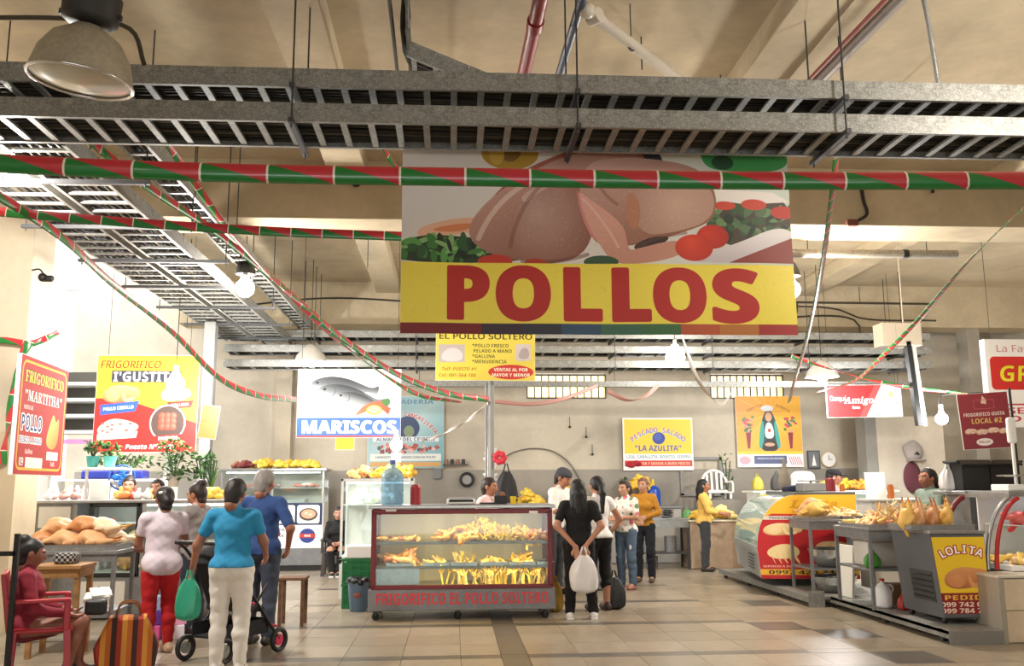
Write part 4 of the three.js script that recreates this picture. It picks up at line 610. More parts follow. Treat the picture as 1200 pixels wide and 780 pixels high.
// ---------- left stall ----------
{
  const t = T('left_counter', 'stainless glass fronted chicken counter behind the waiting queue', 'display case', [-3.72, 0, -11.55]);
  const L = 2.3;
  P(t, 'worktop', RB(L + .06, .035, .78, .01, 0, 1.335, 0), steelM); P(t, 'lower_panel', B(L, .46, .7, 0, .25, 0), steelDull); P(t, 'back_panel', B(L, .85, .02, 0, .9, -.34), whiteM);
  P(t, 'left_panel', B(.5, .84, .7, -.9, .9, 0), steelDull);
  P(t, 'window_frame', [RB(.055, .84, .05, .01, -.48, .9, .345), RB(.055, .84, .05, .01, .06, .9, .345), RB(.6, .045, .05, .01, -.21, 1.295, .345), RB(.6, .045, .05, .01, -.21, .5, .345)], blackM);
  P(t, 'post', [B(.04, .84, .04, .12, .9, .34), B(.04, .84, .04, 1.13, .9, .34), B(.04, .84, .04, 1.13, .9, -.3)], steelM);
  P(t, 'glass', [B(.5, .76, .005, -.21, .9, .35), B(.98, .8, .005, .62, .9, .35)], glassM); for (const y of [.52, .86, 1.08]) P(t, 'shelf', B(1.6, .012, .6, .33, y, -.02), whiteM);
  P(t, 'vent_panel', B(.5, .3, .012, -.3, .28, .355), offM); const hole = done(join(CY(.014, .014, .01, 0, 0, 0, PI / 2))); for (let i = 0; i < 4; i++) for (let j = 0; j < 3; j++) P(t, 'vent_hole', hole, blackM).position.set(-.42 + i * .08, .2 + j * .08, .36);
  P(t, 'light_tube', CY(.012, .012, 1.5, .33, 1.29, .26, 0, 0, PI / 2), tubeWhite); areaLight(t, '#ffffff', 20, 1.5, .05, [.33, 1.28, .25], -PI / 2);
  P(t, 'paper', B(.36, .24, .004, -.9, 1.16, .353), whiteM);
}
heap('whole_chicken', 'whole yellow chicken inside the left glass counter', 'chicken', 'chickens in the left counter', chickenG, [chickB, chickPale, chickA], [-3.4, .535, -11.5], 1.3, .35, 8, { tilt: .2, ry: 1.6 });
heap('whole_chicken', 'whole pale chicken on the upper shelf of the left glass counter', 'chicken', 'chickens on the upper left shelf', chickenG, [chickPale, chickA], [-3.35, .87, -11.5], 1.2, .3, 7, { tilt: .2, ry: 1.6, s: .9 });
{
  const t = T('steel_table', 'grey steel table heaped with whole chickens beside the left column', 'table', [-3.74, 0, -9.75]);
  P(t, 'table_top', RB(.95, .04, .62, .008, 0, .87, 0), steelDull); for (const z of [-.28, .28]) P(t, 'apron', B(.9, .07, .02, 0, .82, z), steelDull); for (const x of [-.43, .43]) for (const z of [-.27, .27]) P(t, 'leg', B(.035, .85, .035, x, .425, z), steelDull); P(t, 'shelf', B(.88, .02, .54, 0, .3, 0), steelDull);
}
const basket = traySteel('low tray under the heap of chickens on the left steel table', .86, .5, [-3.74, .892, -9.73], 0, undefined, .05);
[[-4.05, .9, -9.62, 1.3, 1], [-3.82, .9, -9.58, .5, 0], [-3.58, .9, -9.6, .2, 0], [-3.98, .9, -9.86, .4, 2], [-3.7, .9, -9.88, .1, 1], [-3.45, .9, -9.84, .5, 3], [-3.94, 1.03, -9.72, .9, 0], [-3.68, 1.04, -9.72, .3, 1], [-3.5, 1.02, -9.7, -.2, 3]].forEach(([x, y, z, a, k], i) => { const m = P(scene, numbered('whole_chicken'), chickenG, [chickA, chickC, chickB, chickPale][k]); m.position.set(x, y, z); m.rotation.set(rr(-.15, .15), a, rr(-.1, .15)); m.scale.setScalar(1.05); tag(m, (i > 5 ? 'tan whole chicken on top of the heap' : 'tan whole chicken lying in the bottom layer') + ' on the left steel table', 'chicken', i > 5 ? 'top chickens on the left table' : 'bottom chickens on the left table'); });
{
  const t = T('wooden_table', 'small wooden table with thick edge in front of the seated person', 'table', [-3.58, 0, -8.95], .05); const m = M('#b08a58', .6, 0, { map: woodT });
  P(t, 'table_top', RB(.46, .035, .44, .006, 0, .79, 0), m); P(t, 'apron', [B(.4, .08, .02, 0, .735, .19), B(.4, .08, .02, 0, .735, -.19), B(.02, .08, .38, .2, .735, 0), B(.02, .08, .38, -.2, .735, 0)], m); for (const x of [-.19, .19]) for (const z of [-.17, .17]) P(t, 'leg', B(.045, .75, .045, x, .375, z), m);
}
one('checked_cloth', 'black and white checked cloth folded on the wooden table', 'cloth', RB(.2, .1, .16, .03, 0, .05, 0), M('#a9a6a2', .9, 0, { map: noiseTex(.05, 16, (h, x, y) => (x < .5) === (y < .5) ? .95 : .1) }), [-3.55, .808, -8.95]);
{ // stall behind the left counter: shelf unit, plants, trays
  const t = T('stall_shelf', 'white stall shelving with louvred boards behind the left counter', 'shelf', [-5.35, 0, -14.9]);
  for (const x of [-1, .9]) P(t, 'upright', B(.05, 3.3, .4, x, 1.65, 0), whiteM); for (const y of [2.35, 2.6, 2.85, 3.1]) { P(t, 'shelf', B(1.9, .05, .45, -.05, y, 0), whiteM); P(t, 'backing', B(1.85, .2, .02, -.05, y + .13, -.2), M('#4d4a44', .7)); } P(t, 'pink_strip', B(1.9, .07, .03, -.05, 2.2, .22), M('#e58ac0', .6));
}
{
  const t = T('stall_rack', 'low white rack with bottles and blue trays behind the left counter', 'shelf', [-4.8, 0, -13.6]);
  P(t, 'shelf', [B(1.6, .03, .4, 0, 1.3, 0), B(1.6, .03, .4, 0, .8, 0)], whiteM); for (const x of [-.8, .8]) P(t, 'upright', B(.04, 1.6, .4, x, .8, 0), whiteM); P(t, 'top_rail', B(1.6, .03, .3, 0, 1.6, -.05), whiteM);
}
[-5.05, -4.6].forEach(x => one('blue_basin', 'blue plastic basin on the white rack behind the left counter', 'basin', RB(.42, .12, .3, .03, 0, .06, 0), M('#27348f', .4), [x, 1.615, -13.65], 0, 'blue basins on the rack'));
for (let i = 0; i < 7; i++) one('white_bottle', 'small white bottle standing on the low rack behind the left counter', 'bottle', [CY(.04, .04, .17, 0, .085, 0), CY(.018, .03, .05, 0, .19, 0)], i % 3 ? whiteM : M('#c9d4e0', .3), [-5.4 + i * .1, 1.315, -13.55], 0, 'bottles on the rack');
// plants
const leafMs = [M('#3f6b2c', .7, 0, { side: THREE.DoubleSide }), M('#57833c', .7, 0, { side: THREE.DoubleSide }), M('#2d4f26', .7, 0, { side: THREE.DoubleSide })];
function plant(name, label, p, R, H, n, potC, droop = 0, spiky) {
  const t = T(name, label, 'plant', p);
  P(t, 'pot', LA([[.001, 0], [.06, 0], [.085, .14], [.092, .145], [.075, .145], [.055, .02], [.001, .02]]), M(potC, .5));
  for (let i = 0; i < n; i++) {
    const a = rr(0, 6.3), r = R * Math.sqrt(rnd()), y = .14 + (droop ? rr(-droop, H) : rr(.2, 1) * H), L = spiky ? H * rr(.7, 1.1) : rr(.07, .13), g = new THREE.ConeGeometry(spiky ? .018 : .032, L, 4); g.scale(1, 1, .25);
    if (spiky) { g.translate(0, L / 2, 0); g.rotateX(rr(.1, .6)); g.rotateY(a); g.translate(0, .13, 0); } else { g.rotateX(rr(.5, 2.4)); g.rotateY(a); g.translate(r * Math.cos(a), y, r * Math.sin(a)); }
    P(t, 'leaf', g, leafMs[i % 3]);
  }
  P(t, 'stem', [...Array(6)].map((_, i) => TU([[0, .1, 0], [R * .35 * Math.cos(i), .14 + H * .4, R * .35 * Math.sin(i)], [R * .6 * Math.cos(i), .14 + H * .8, R * .6 * Math.sin(i)]], .006, 5, 4)), leafMs[2]);
}
plant('potted_fern', 'dense green bushy plant hanging before the yellow stall banner', [-3.7, 1.5, -12.6], .2, .5, 150, '#b9b2a5', .04);
plant('potted_plant', 'lighter green feathery plant beside the dense bushy one', [-3.32, 1.42, -12.6], .16, .4, 90, '#8d8578', 0); plant('potted_plant', 'spiky upright plant at the end of the left counter', [-3.0, 1.353, -11.8], .1, .42, 9, '#6d655a', 0, true);
plant('potted_plant', 'small plant in a teal pot on the left stall shelf', [-4.72, 1.76, -12.5], .12, .2, 40, '#3f9a90'); plant('potted_plant', 'small white flowered plant in a second teal pot on the left stall shelf', [-4.5, 1.76, -12.5], .1, .16, 30, '#57b0a5');
plant('potted_plant', 'dark leafy plant behind the blue basins', [-4.85, 1.62, -14.0], .4, .2, 130, '#4a4a40');
{ const t = T('plant_shelf', 'small white shelf carrying the teal pots', 'shelf', [-4.55, 1.735, -12.5]); P(t, 'board', RB(.6, .03, .3, .006, 0, 0, 0), whiteM); for (const x of [-.28, .28]) P(t, 'upright', B(.03, 1.72, .03, x, -.86, -.12), whiteM); }
{ const t = T('fan', 'round blue fan standing behind the left counter', 'fan', [-4.42, 1.35, -12.75], .3); P(t, 'cage', [TO(.16, .012, 0, .28, 0), TO(.1, .005, 0, .28, .03), TO(.05, .005, 0, .28, .04)], M('#2b5fa5', .4)); for (let i = 0; i < 4; i++) P(t, 'blade', place(SP(.07, 0, .07, 0, .6, 1, .12), 0, 0, 0, 0, .3, i * PI / 2).translate(0, .28, 0), M('#2b6fc0', .3)); P(t, 'stand', [CY(.015, .02, .2, 0, .1, 0), CY(.08, .09, .03, 0, .015, 0)], M('#2b5fa5', .4)); }
one('white_tub', 'white plastic tub on the left counter top', 'tub', LA([[.001, 0], [.1, 0], [.12, .22], [.126, .23], [.001, .235]]), whiteM, [-4.3, 1.353, -11.65]);
heap('fruit_packet', 'orange and white packet heaped on the left counter top', 'packet', 'packets on the left counter', bagG, [M('#e08a4a', .5), whiteM, M('#e8c26a', .5), M('#d9584a', .5)], [-3.95, 1.355, -11.6], .5, .3, 9, { tilt: .4, s: .7 });
heap('meat_tray', 'pink packet on the white dish at the left counter end', 'packet', 'pink packets on the left counter', bagG, [M('#e8b0a8', .5), whiteM], [-4.65, 1.355, -11.6], .4, .2, 5, { tilt: .2, s: .6 });
heap('snack_bag', 'yellow bag on the right end of the left counter', 'bag', 'yellow bags on the left counter end', lumpG, [bagM, bagM2], [-2.95, 1.355, -11.6], .35, .3, 6, { tilt: .4 });

// ---------- right stalls ----------
{
  const t = T('stall_platform', 'long low steel platform carrying the far right stall', 'platform', [4.95, 0, -13.35]); P(t, 'deck', [B(1.15, .035, 3.9, 0, .11, 0), B(.02, .07, 3.9, -.57, .09, 0)], zincM); for (const z of [-1.8, -.6, .6, 1.85]) for (const x of [-.5, .5]) P(t, 'foot', B(.05, .09, .05, x, .045, z), darkSteel); P(t, 'end_plate', B(.2, .19, .02, -.48, .095, 1.95), zincM);
}
{
  const t = T('stall_platform', 'near steel platform with a checker plate end at the tiled plinth', 'platform', [5.2, 0, -10.1]); P(t, 'deck', [B(1.1, .03, 2.375, 0, .11, -.2375), B(.53, .03, .475, -.285, .11, 1.1875), B(.02, .07, 2.85, -.54, .09, 0)], zincM); for (const [x, z] of [[-.48, -1.3], [.48, -1.3], [-.48, 0], [.48, 0], [-.48, 1.2]]) P(t, 'foot', B(.05, .09, .05, x, .045, z), darkSteel);
  P(t, 'checker_plate', B(.53, .125, .015, -.285, .0625, 1.43), M('#c2c0ba', .4, .5, { map: noiseTex(.05, 32, (h, x, y) => { const a = Math.abs(((x + y) * 2 % 1) - .5), b = Math.abs(((x - y + 2) * 2 % 1) - .5); return .6 + .35 * (a < .12 || b < .12); }) }));
}
{ // tiled plinth, tile by tile
  const t = T('tiled_plinth', 'low wall of large cream tiles at the right stall corner', 'plinth', [5.88, 0, -8.93]); P(t, 'core', B(1.34, .6, .42, 0, .3, 0), M('#8f8373', .8)); P(t, 'corner_trim', B(.05, .61, .44, -.66, .305, .005), M('#a9a294', .4, .3)); P(t, 'cap', B(1.38, .02, .46, 0, .61, 0), M('#c9c2b4', .4));
  const g = done(join(RB(.4, .285, .012, .003, 0, 0, 0))); for (let i = 0; i < 3; i++) for (let j = 0; j < 2; j++) P(t, 'tile', g, M(['#dfcdb2', '#e3d2b8', '#dac8ad'][(i + j) % 3], .35, 0, { map: tileT })).position.set(-.43 + i * .405, .15 + j * .295, .214);
}
const lolT = canvas(560, 740, (g, w, h) => {
  rect(g, '#efc928', 0, 0, w, h); arcText(g, 'LOLITA', 270, 520, 400, -.47, .42, 110, '#fff', { stroke: '#b0241c', sw: 20 }); rawChicken(g, 300, 400, 2.3, ['#dc9a62', '#cc8450', '#a8623a']);
  rect(g, '#8e1a1c', 0, 540, w, 200); tx(g, 'PEDIDOS', 330, 585, 64, '#eec04a', { w: 520 }); tx(g, '099 742 0315', 300, 650, 62, '#f0e0d0', { w: 520 }); tx(g, '099 784 7120', 300, 710, 62, '#f0e0d0', { w: 520 });
});
{
  const t = T('chest_freezer', 'grey freezer with a LOLITA chicken picture and louvred side', 'freezer', [5.03, .125, -9.48]);
  P(t, 'body', EX([[-.19, .07], [.27, .07], [.27, .86], [-.28, .86]], .8, 0, 0, -.4, 0, 0, 0, .01), M('#626469', .45, .3)); P(t, 'lid', RB(.58, .03, .84, .008, -.005, .885, 0), steelM);
  P(t, 'print', ((q) => { const g = new THREE.ShapeGeometry(new THREE.Shape(q.map(p => new THREE.Vector2(...p)))), a = g.attributes.position; for (let i = 0; i < a.count; i++) g.attributes.uv.setXY(i, (a.getX(i) + .27) / .62, (a.getY(i) - .1) / .74); return g.translate(0, 0, .414); })([[-.195, .1], [.27, .1], [.27, .84], [-.275, .84]]), printM(lolT), true);
  for (let i = 0; i < 5; i++) P(t, 'louvre', B(.025, .012, .4, -.225 - i * .006, .24 + i * .055, .1, 0, 0, .5), blackM); P(t, 'louvre_recess', B(.006, .3, .44, -.236, .35, .1, 0, 0, .11), darkSteel);
  for (const x of [-.15, .22]) for (const z of [-.33, .33]) caster(t, x, z, .032);
}
function rollTable(label, p, w, d, h, ry, shelfY) {
  const t = T('steel_cart', label, 'cart', p, ry); P(t, 'table_top', [RB(w, .03, d, .006, 0, h, 0), B(w - .03, .1, .02, 0, h - .06, d / 2 - .03), B(.02, .1, d - .05, -w / 2 + .02, h - .06, 0)], steelDull); for (const x of [-1, 1]) for (const z of [-1, 1]) P(t, 'leg', B(.035, h, .035, x * (w / 2 - .025), h / 2, z * (d / 2 - .025)), steelDull); for (const y of shelfY) P(t, 'shelf', B(w - .04, .02, d - .04, 0, y, 0), steelDull); return t;
}
rollTable('steel cart with trays of yellow chickens and bowls beneath it', [4.93, .128, -12.0], .82, .78, .9, -.03, [.3]);
rollTable('steel cart with heaped chicken pieces next to the grey freezer', [5.02, .128, -10.6], .85, .95, .86, 0, [.42]);
traySteel('black edged tray of whole chickens on the far steel cart', .4, .55, [4.75, 1.046, -11.98], 0); traySteel('second tray of chicken cuts on the far steel cart', .36, .55, [5.17, 1.046, -11.98], 0);
heap('whole_chicken', 'whole yellow chicken in the tray on the far steel cart', 'chicken', 'chickens on the far cart', chickenG, [chickB, chickA, chickB], [4.74, 1.056, -11.95], .26, .32, 7, { h: .12, tilt: .3, ry: 1.6 });
heap('chicken_piece', 'pale orange chicken cut in the second tray on the far steel cart', 'meat', 'cuts on the far cart', pieceG, [pieceM2, chickPale, M('#e8bd88', .45)], [5.15, 1.06, -11.95], .26, .36, 40, { h: .07, tilt: .6 });
traySteel('large dark tray heaped with chicken cuts on the near steel cart', .76, .8, [5.02, 1.006, -10.6], 0);
heap('chicken_piece', 'pale chicken cut heaped on the near steel cart', 'meat', 'cuts on the near cart', pieceG, [pieceM2, M('#e2c06a', .45), M('#d99a70', .45)], [5.0, 1.02, -10.55], .62, .62, 85, { h: .12, tilt: .8 });
heap('poultry_shank', 'long pale chicken foot sticking out of the heap on the near steel cart', 'chicken foot', 'feet on the near cart', footG, [M('#e6cfa0', .5), M('#e2b878', .5)], [5.1, 1.03, -10.5], .55, .55, 34, { h: .12, tilt: .9, s: 1.4 });
traySteel('steel tray with whole chickens on the grey freezer', .66, .5, [4.96, 1.027, -9.45], 0, undefined, .05);
for (let i = 0; i < 4; i++) { const m = P(scene, numbered('whole_chicken'), chickenG, [chickB, chickA, chickC][i % 3]); m.position.set(4.74 + i * .15, 1.13, -9.4); m.rotation.set(0, rr(-.3, .3), 1.45); m.scale.setScalar(.85); tag(m, 'whole chicken standing legs up in a row on the grey freezer', 'chicken', 'row of chickens on the freezer'); }
heap('poultry_shank', 'pale chicken foot standing among the chickens on the grey freezer', 'chicken foot', 'feet on the freezer', footG, [M('#e6cfa0', .5)], [4.96, 1.08, -9.55], .55, .2, 14, { tilt: .4, s: 1.3 });
function bowl(label, p, R) { const t = T('steel_bowl', label, 'bowl', p); P(t, 'bowl', LA([[.001, 0], [R * .6, 0], [R * .92, R * .5], [R, R * .75], [R * 1.05, R * .76], [R * .97, R * .74], [R * .88, R * .5], [R * .58, .012], [.001, .012]], 0, 0, 0, 28), chromeM); }
bowl('large steel bowl on the shelf of the far steel cart', [4.9, .442, -11.9], .3); bowl('steel bowl on the platform below the far steel cart', [4.88, .13, -11.85], .26); bowl('steel bowl half hidden at the back below the far steel cart', [5.1, .13, -12.2], .24);
one('bucket', 'tall grey bucket below the far steel cart', 'bucket', LA([[.001, 0], [.14, 0], [.17, .4], [.18, .41], [.16, .41], [.13, .02], [.001, .02]]), steelDull, [5.24, .442, -11.8]);
{ const t = T('plastic_jug', 'white plastic jug on the platform under the near steel cart', 'jug', [4.82, .128, -10.35]); P(t, 'body', LA([[.001, 0], [.09, 0], [.1, .03], [.1, .17], [.06, .24], [.025, .27], [.025, .29], [.001, .29]]), M('#e9e9ea', .3, 0, { transmission: .15, thickness: 0 })); P(t, 'cap', CY(.028, .028, .025, 0, .3, 0), redM); P(t, 'handle', TO(.045, .012, .075, .2, 0, 0, 0, -1.2, PI), M('#e9e9ea', .3)); }
one('cardboard_box', 'brown cardboard box behind the white jug', 'box', RB(.4, .22, .3, .008, 0, .11, 0), M('#8a6a44', .8, 0, { map: fineT }), [5.2, .128, -10.7]);
one('foam_box', 'white lidded foam box on the shelf of the near steel cart', 'box', [RB(.6, .28, .5, .02, 0, .14, 0), RB(.64, .03, .54, .01, 0, .3, 0)], M('#cfcac0', .6), [5.05, .56, -10.65]);
one('cutting_board', 'white upright board leaning between the two steel carts', 'board', RB(.03, .62, .4, .006, 0, .31, 0, 0, 0, -.08), offM, [4.85, .128, -11.35]);

// curved glass refrigerated case (far)
const stickT = canvas(700, 900, (g, w, h) => {
  rect(g, '#c01d22', 0, 0, w, h); poly(g, '#f0b92c', [[0, 0], [w, 0], [w, 230], [120, 210], [0, 300]]); tx(g, 'Lolita', 420, 110, 110, '#d89a1c', { font: 'serif', sk: -.3, stroke: '#b57a14', sw: 4 }); rect(g, '#d9d2c4', 60, 235, 300, 40); tx(g, 'FRIGORIFICO', 210, 256, 34, '#555a70');
  rawChicken(g, 190, 380, 1.45, ['#f4dfae', '#e8c98a', '#c99a5a']); blob(g, '#f0d79c', [[60, 620], [140, 540], [240, 530], [310, 600], [280, 680], [120, 700]]); for (let i = 0; i < 5; i++) blob(g, '#e9cc8a', [[90 + i * 40, 600], [120 + i * 42, 690], [140 + i * 42, 760], [115 + i * 38, 700]]); rawChicken(g, 520, 560, 1.2, ['#f0cf9a', '#dcae70', '#b98450']);
  tx(g, 'SERVICIO A DOMICILIO', 200, 770, 28, '#f0c8b0'); rect(g, '#f0b92c', 0, 800, w, 60); tx(g, '0997 420 315', 330, 832, 58, '#23201c', { w: 500 });
});
{
  const t = T('curved_fridge', 'curved glass refrigerated case with red and yellow chicken graphics on its end', 'display case', [4.2, .128, -12.62], .16); t.rotation.y = -.17;
  const L = 2.35, arc = []; for (let i = 0; i <= 12; i++) { const a = i / 12 * PI / 2; arc.push([.52 - .56 * Math.cos(a), .5 + .72 * Math.sin(a)]); }
  const solid = [[0, .1], [1.3, .1], [1.3, 1.22], ...arc.slice().reverse()];
  P(t, 'end_panel', EX(solid, .03, 0, 0, -.03), M('#c9ccca', .45)); P(t, 'end_panel', EX(solid, .03, 0, 0, -L), M('#c9ccca', .45));
  const sh = new THREE.ShapeGeometry(new THREE.Shape(solid.map(q => new THREE.Vector2(...q)))); { const q = sh.attributes.position, u = sh.attributes.uv; for (let i = 0; i < q.count; i++) u.setXY(i, (q.getX(i) + .06) / 1.36, (q.getY(i) - .1) / 1.13); }
  P(t, 'end_graphic', sh.translate(0, 0, .003), printM(stickT), true);
  P(t, 'base', [B(1.28, .4, L - .06, .65, .3, -L / 2), RB(.06, .1, L, .01, -.02, .48, -L / 2), B(.9, .72, .02, .85, .85, -L / 2)], M('#a9adab', .4, .3)); P(t, 'grille', [...Array(5)].map((_, i) => B(.008, .012, .5, -.004, .18 + i * .045, -.9)), darkSteel);
  const n = arc.length, pos = [], idx = []; arc.forEach(([x, y]) => pos.push(x, y, -.03, x, y, -L + .03)); for (let i = 0; i < n - 1; i++) idx.push(2 * i, 2 * i + 1, 2 * i + 2, 2 * i + 1, 2 * i + 3, 2 * i + 2);
  const gg = new THREE.BufferGeometry(); gg.setAttribute('position', new THREE.Float32BufferAttribute(pos, 3)); gg.setIndex(idx); gg.computeVertexNormals(); P(t, 'curved_glass', done(gg), new THREE.MeshPhysicalMaterial({ color: '#dff0ea', roughness: .04, transmission: .85, thickness: 0, side: THREE.DoubleSide }));
  P(t, 'top_board', RB(.82, .04, L, .008, .9, 1.235, -L / 2), M('#5a5c5c', .45)); P(t, 'deck', B(1.1, .02, L - .1, .7, .52, -L / 2), whiteM); P(t, 'shelf', B(.6, .012, L - .15, .85, .85, -L / 2), M('#dfe8e6', .3)); P(t, 'rear_panel', B(.02, .7, L - .08, 1.27, .86, -L / 2), whiteM);
  P(t, 'light_tube', CY(.013, .013, L - .3, .45, 1.16, -L / 2, PI / 2), tubeWhite); const l = new THREE.RectAreaLight('#eafff6', 12, .05, L - .3); l.position.set(.5, 1.14, -L / 2); l.rotation.x = -PI / 2; l.name = 'tube_light'; t.add(l);
}
{ // clutter on the curved case
  one('grey_sack', 'grey drawstring sack standing on the curved case', 'sack', flesh([sdf([[0, .14, 0, .1, .15, .08], [0, .25, 0, .01, .4, 0, .07, .02], [.01, .4, 0, .0, .46, 0, .02, .03]], .04, .012)]), M('#7d7468', .8), [4.98, 1.388, -13.7]);
  one('folded_cloth', 'navy blue folded cloth on the curved case', 'cloth', RB(.4, .09, .3, .035, 0, .045, 0, 0, 0, .12), M('#20233f', .9), [5.05, 1.39, -13.35]);
  one('white_scale', 'boxy grey scale on the curved case', 'scale', [RB(.34, .12, .3, .015, 0, .06, 0), RB(.3, .02, .26, .005, 0, .15, 0), CY(.02, .02, .04, 0, .13, 0)], greyM, [5.1, 1.388, -12.98]);
  one('red_canister', 'dark red canister on the curved case', 'canister', [CY(.07, .07, .17, 0, .085, 0), CY(.06, .07, .02, 0, .18, 0)], M('#7a1d24', .4), [5.33, 1.388, -12.85]); one('amber_jar', 'small amber jar on the curved case', 'jar', [CY(.035, .035, .08, 0, .04, 0), CY(.03, .03, .02, 0, .09, 0)], M('#b5662c', .3), [5.5, 1.388, -12.85]);
}
// near curved case with red rim
{
  const t = T('red_rim_case', 'glass meat case with a curved red rim at the right stall', 'display case', [5.72, .622, -9.28]);
  const arc = []; for (let i = 0; i <= 12; i++) { const a = i / 12 * 1.35; arc.push([-.02 - .36 * (Math.cos(a) - .22), .02 + .72 * Math.sin(a)]); }
  const W = 1.5;
  P(t, 'rim', TU(arc.map(([x, y]) => [x, y, .2]), .022, 24, 8), redM); P(t, 'rim', TU(arc.map(([x, y]) => [x - .12, y, -.6]), .03, 24, 8), maroonM);
  P(t, 'end_frame', [TU(arc.map(([x, y]) => [x - .07, y, .16]), .02, 24, 6), B(.03, .04, .8, -.1, .74, -.2)], steelM);
  P(t, 'top', RB(W, .05, .75, .008, W / 2 - .1, .76, -.2), steelM); P(t, 'base', B(W - .1, .05, .8, W / 2 - .2, .03, -.2), whiteM); P(t, 'back', B(W - .1, .7, .02, W / 2 - .05, .4, -.58), whiteM); P(t, 'shelf', B(W - .1, .012, .6, W / 2, .44, -.25), M('#dfe8e8', .2));
  P(t, 'glass', B(W - .3, .68, .005, W / 2 + .02, .4, .17), glassM); P(t, 'divider', B(.07, .22, .06, .42, .17, .1), greyM);
  P(t, 'light_tube', CY(.013, .013, W - .3, W / 2, .72, .1, 0, 0, PI / 2), tubeWhite); areaLight(t, '#ffffff', 26, W - .3, .05, [W / 2, .7, .08], -PI / 2 - .2);
}
heap('red_meat', 'red meat cut on the upper shelf of the red rimmed case', 'meat', 'meat in the red rimmed case', pieceG, [M('#d8424a', .4), M('#e0706a', .4)], [5.95, 1.075, -9.3], .4, .3, 14, { h: .1, s: 1.6, tilt: .6 });
heap('chicken_piece', 'yellow chicken cut on the floor of the red rimmed case', 'meat', 'yellow cuts in the red rimmed case', pieceG, [pieceM2, footM], [5.95, .68, -9.3], .7, .4, 22, { h: .05, s: 1.3, tilt: .5 });
{ const t = T('platform_scale', 'tall white dial scale on the right stall counter', 'scale', [5.98, 1.41, -9.55]); P(t, 'base', RB(.36, .07, .32, .015, 0, .035, 0), whiteM); P(t, 'post', CY(.018, .018, .5, 0, .3, .02), whiteM); P(t, 'dial_head', [RB(.1, .28, .06, .03, 0, .64, .02)], whiteM); P(t, 'plate', RB(.4, .02, .34, .006, .1, .16, 0), chromeM); }
[[5.85, -10.2], [6.22, -10.25]].forEach(([x, z], i) => one('black_crate', i ? 'black open carton stacked behind the dial scale' : 'black open carton with flared flaps behind the dial scale', 'crate', [RB(.32, .3, .28, .01, 0, .15, 0), B(.36, .02, .1, 0, .31, .16, .5), B(.08, .02, .3, -.18, .31, 0, 0, 0, -.5), B(.08, .02, .3, .18, .31, 0, 0, 0, .5)], blackM, [x, 1.41, z]));
one('stall_worktop', 'long steel worktop behind the red rimmed case', 'counter', [RB(1.9, .04, .7, .008, 0, 1.385, 0), B(1.7, 1.36, .5, 0, .68, 0)], steelDull, [6.6, 0, -10.3]);
one('red_plastic_tray', 'red plastic item on the right stall worktop', 'tray', RB(.3, .05, .2, .02, 0, .025, 0), M('#c83a44', .4), [6.45, 1.41, -9.7]);

// right stall background: caps, shelf, banner stand
one('stall_cabinet', 'grey cabinet with a pale top behind the near carts', 'cabinet', [RB(1.3, 1.25, .5, .01, 0, .625, 0), RB(1.36, .03, .54, .006, 0, 1.26, 0)], M('#bdb8ae', .6), [6.6, 0, -13.2]);
{ const t = T('sun_cap', 'grey cap with a triangle mark hanging on the pale panel', 'cap', [8.66, 2.08, -16.9]); t.scale.setScalar(1.35); P(t, 'crown', flesh([sdf([[0, 0, 0, .13, .14, .09], [0, .12, 0, -.1, .05, 0, .04, .05]], .03, .012)]), M('#a39a96', .8)); P(t, 'visor', RB(.24, .03, .12, .012, 0, -.12, .06), M('#8a807c', .8)); P(t, 'mark', new THREE.ConeGeometry(.05, .05, 3).scale(1, 1, .15).translate(0, -.02, .09), M('#3c3c40', .7)); }
one('maroon_apron', 'maroon apron hanging below the grey cap', 'apron', flesh([sdf([[0, 0, 0, .13, .22, .05], [.1, -.1, 0, .1, .12, .05]], .05, .014)]), M('#5a2c36', .85), [8.62, 1.6, -16.94]).scale.setScalar(1.35);
one('amber_jar', 'tall amber jar on the grey cabinet', 'jar', [CY(.05, .05, .18, 0, .09, 0), CY(.04, .04, .03, 0, .19, 0)], M('#a8602c', .3), [6.3, 1.275, -13.05]); one('paper_sheet', 'white paper sheet standing on the grey cabinet', 'paper', B(.3, .38, .006, 0, .19, 0, -.05), whiteM, [6.1, 1.275, -13.1]);
// back right counter with white case and bananas
{ const t = T('white_counter', 'long white lit counter along the back right wall', 'counter', [6.6, 0, -16.4]); P(t, 'body', B(2.6, 1.1, .6, 0, .55, 0), M('#d5d3cc', .5)); P(t, 'glass_front', B(2.5, .25, .01, 0, 1.22, .28), glassM); P(t, 'worktop', RB(2.66, .03, .64, .006, 0, 1.36, 0), whiteM); P(t, 'light_tube', CY(.012, .012, 2.3, 0, 1.32, .2, 0, 0, PI / 2), tubeWhite); areaLight(t, '#ffffff', 10, 2.3, .05, [0, 1.3, .2], -PI / 2); P(t, 'back', B(2.5, .24, .01, 0, 1.22, -.28), whiteM); }
heap('snack_bag', 'yellow bag piled on the white counter at the back right', 'bag', 'yellow bags on the white counter', lumpG, [bagM, bagM2, M('#d98a2a', .4)], [7.1, 1.378, -16.4], .9, .35, 14, { h: .12, tilt: .4 });
one('white_plush', 'rounded white container on the white counter', 'container', RB(.42, .34, .3, .12, 0, .17, 0), whiteM, [6.3, 1.378, -16.4]);
{ const t = T('brown_counter', 'plain beige counter piled with yellow bags before the white chair', 'counter', [4.72, 0, -16.85]); P(t, 'body', RB(.92, .82, .5, .01, 0, .42, 0), M('#b39a80', .7, 0, { map: fineT })); P(t, 'worktop', RB(.98, .03, .56, .006, 0, .845, 0), M('#c9c0a4', .5)); P(t, 'plinth', B(.9, .06, .48, 0, .03, 0), darkSteel); }
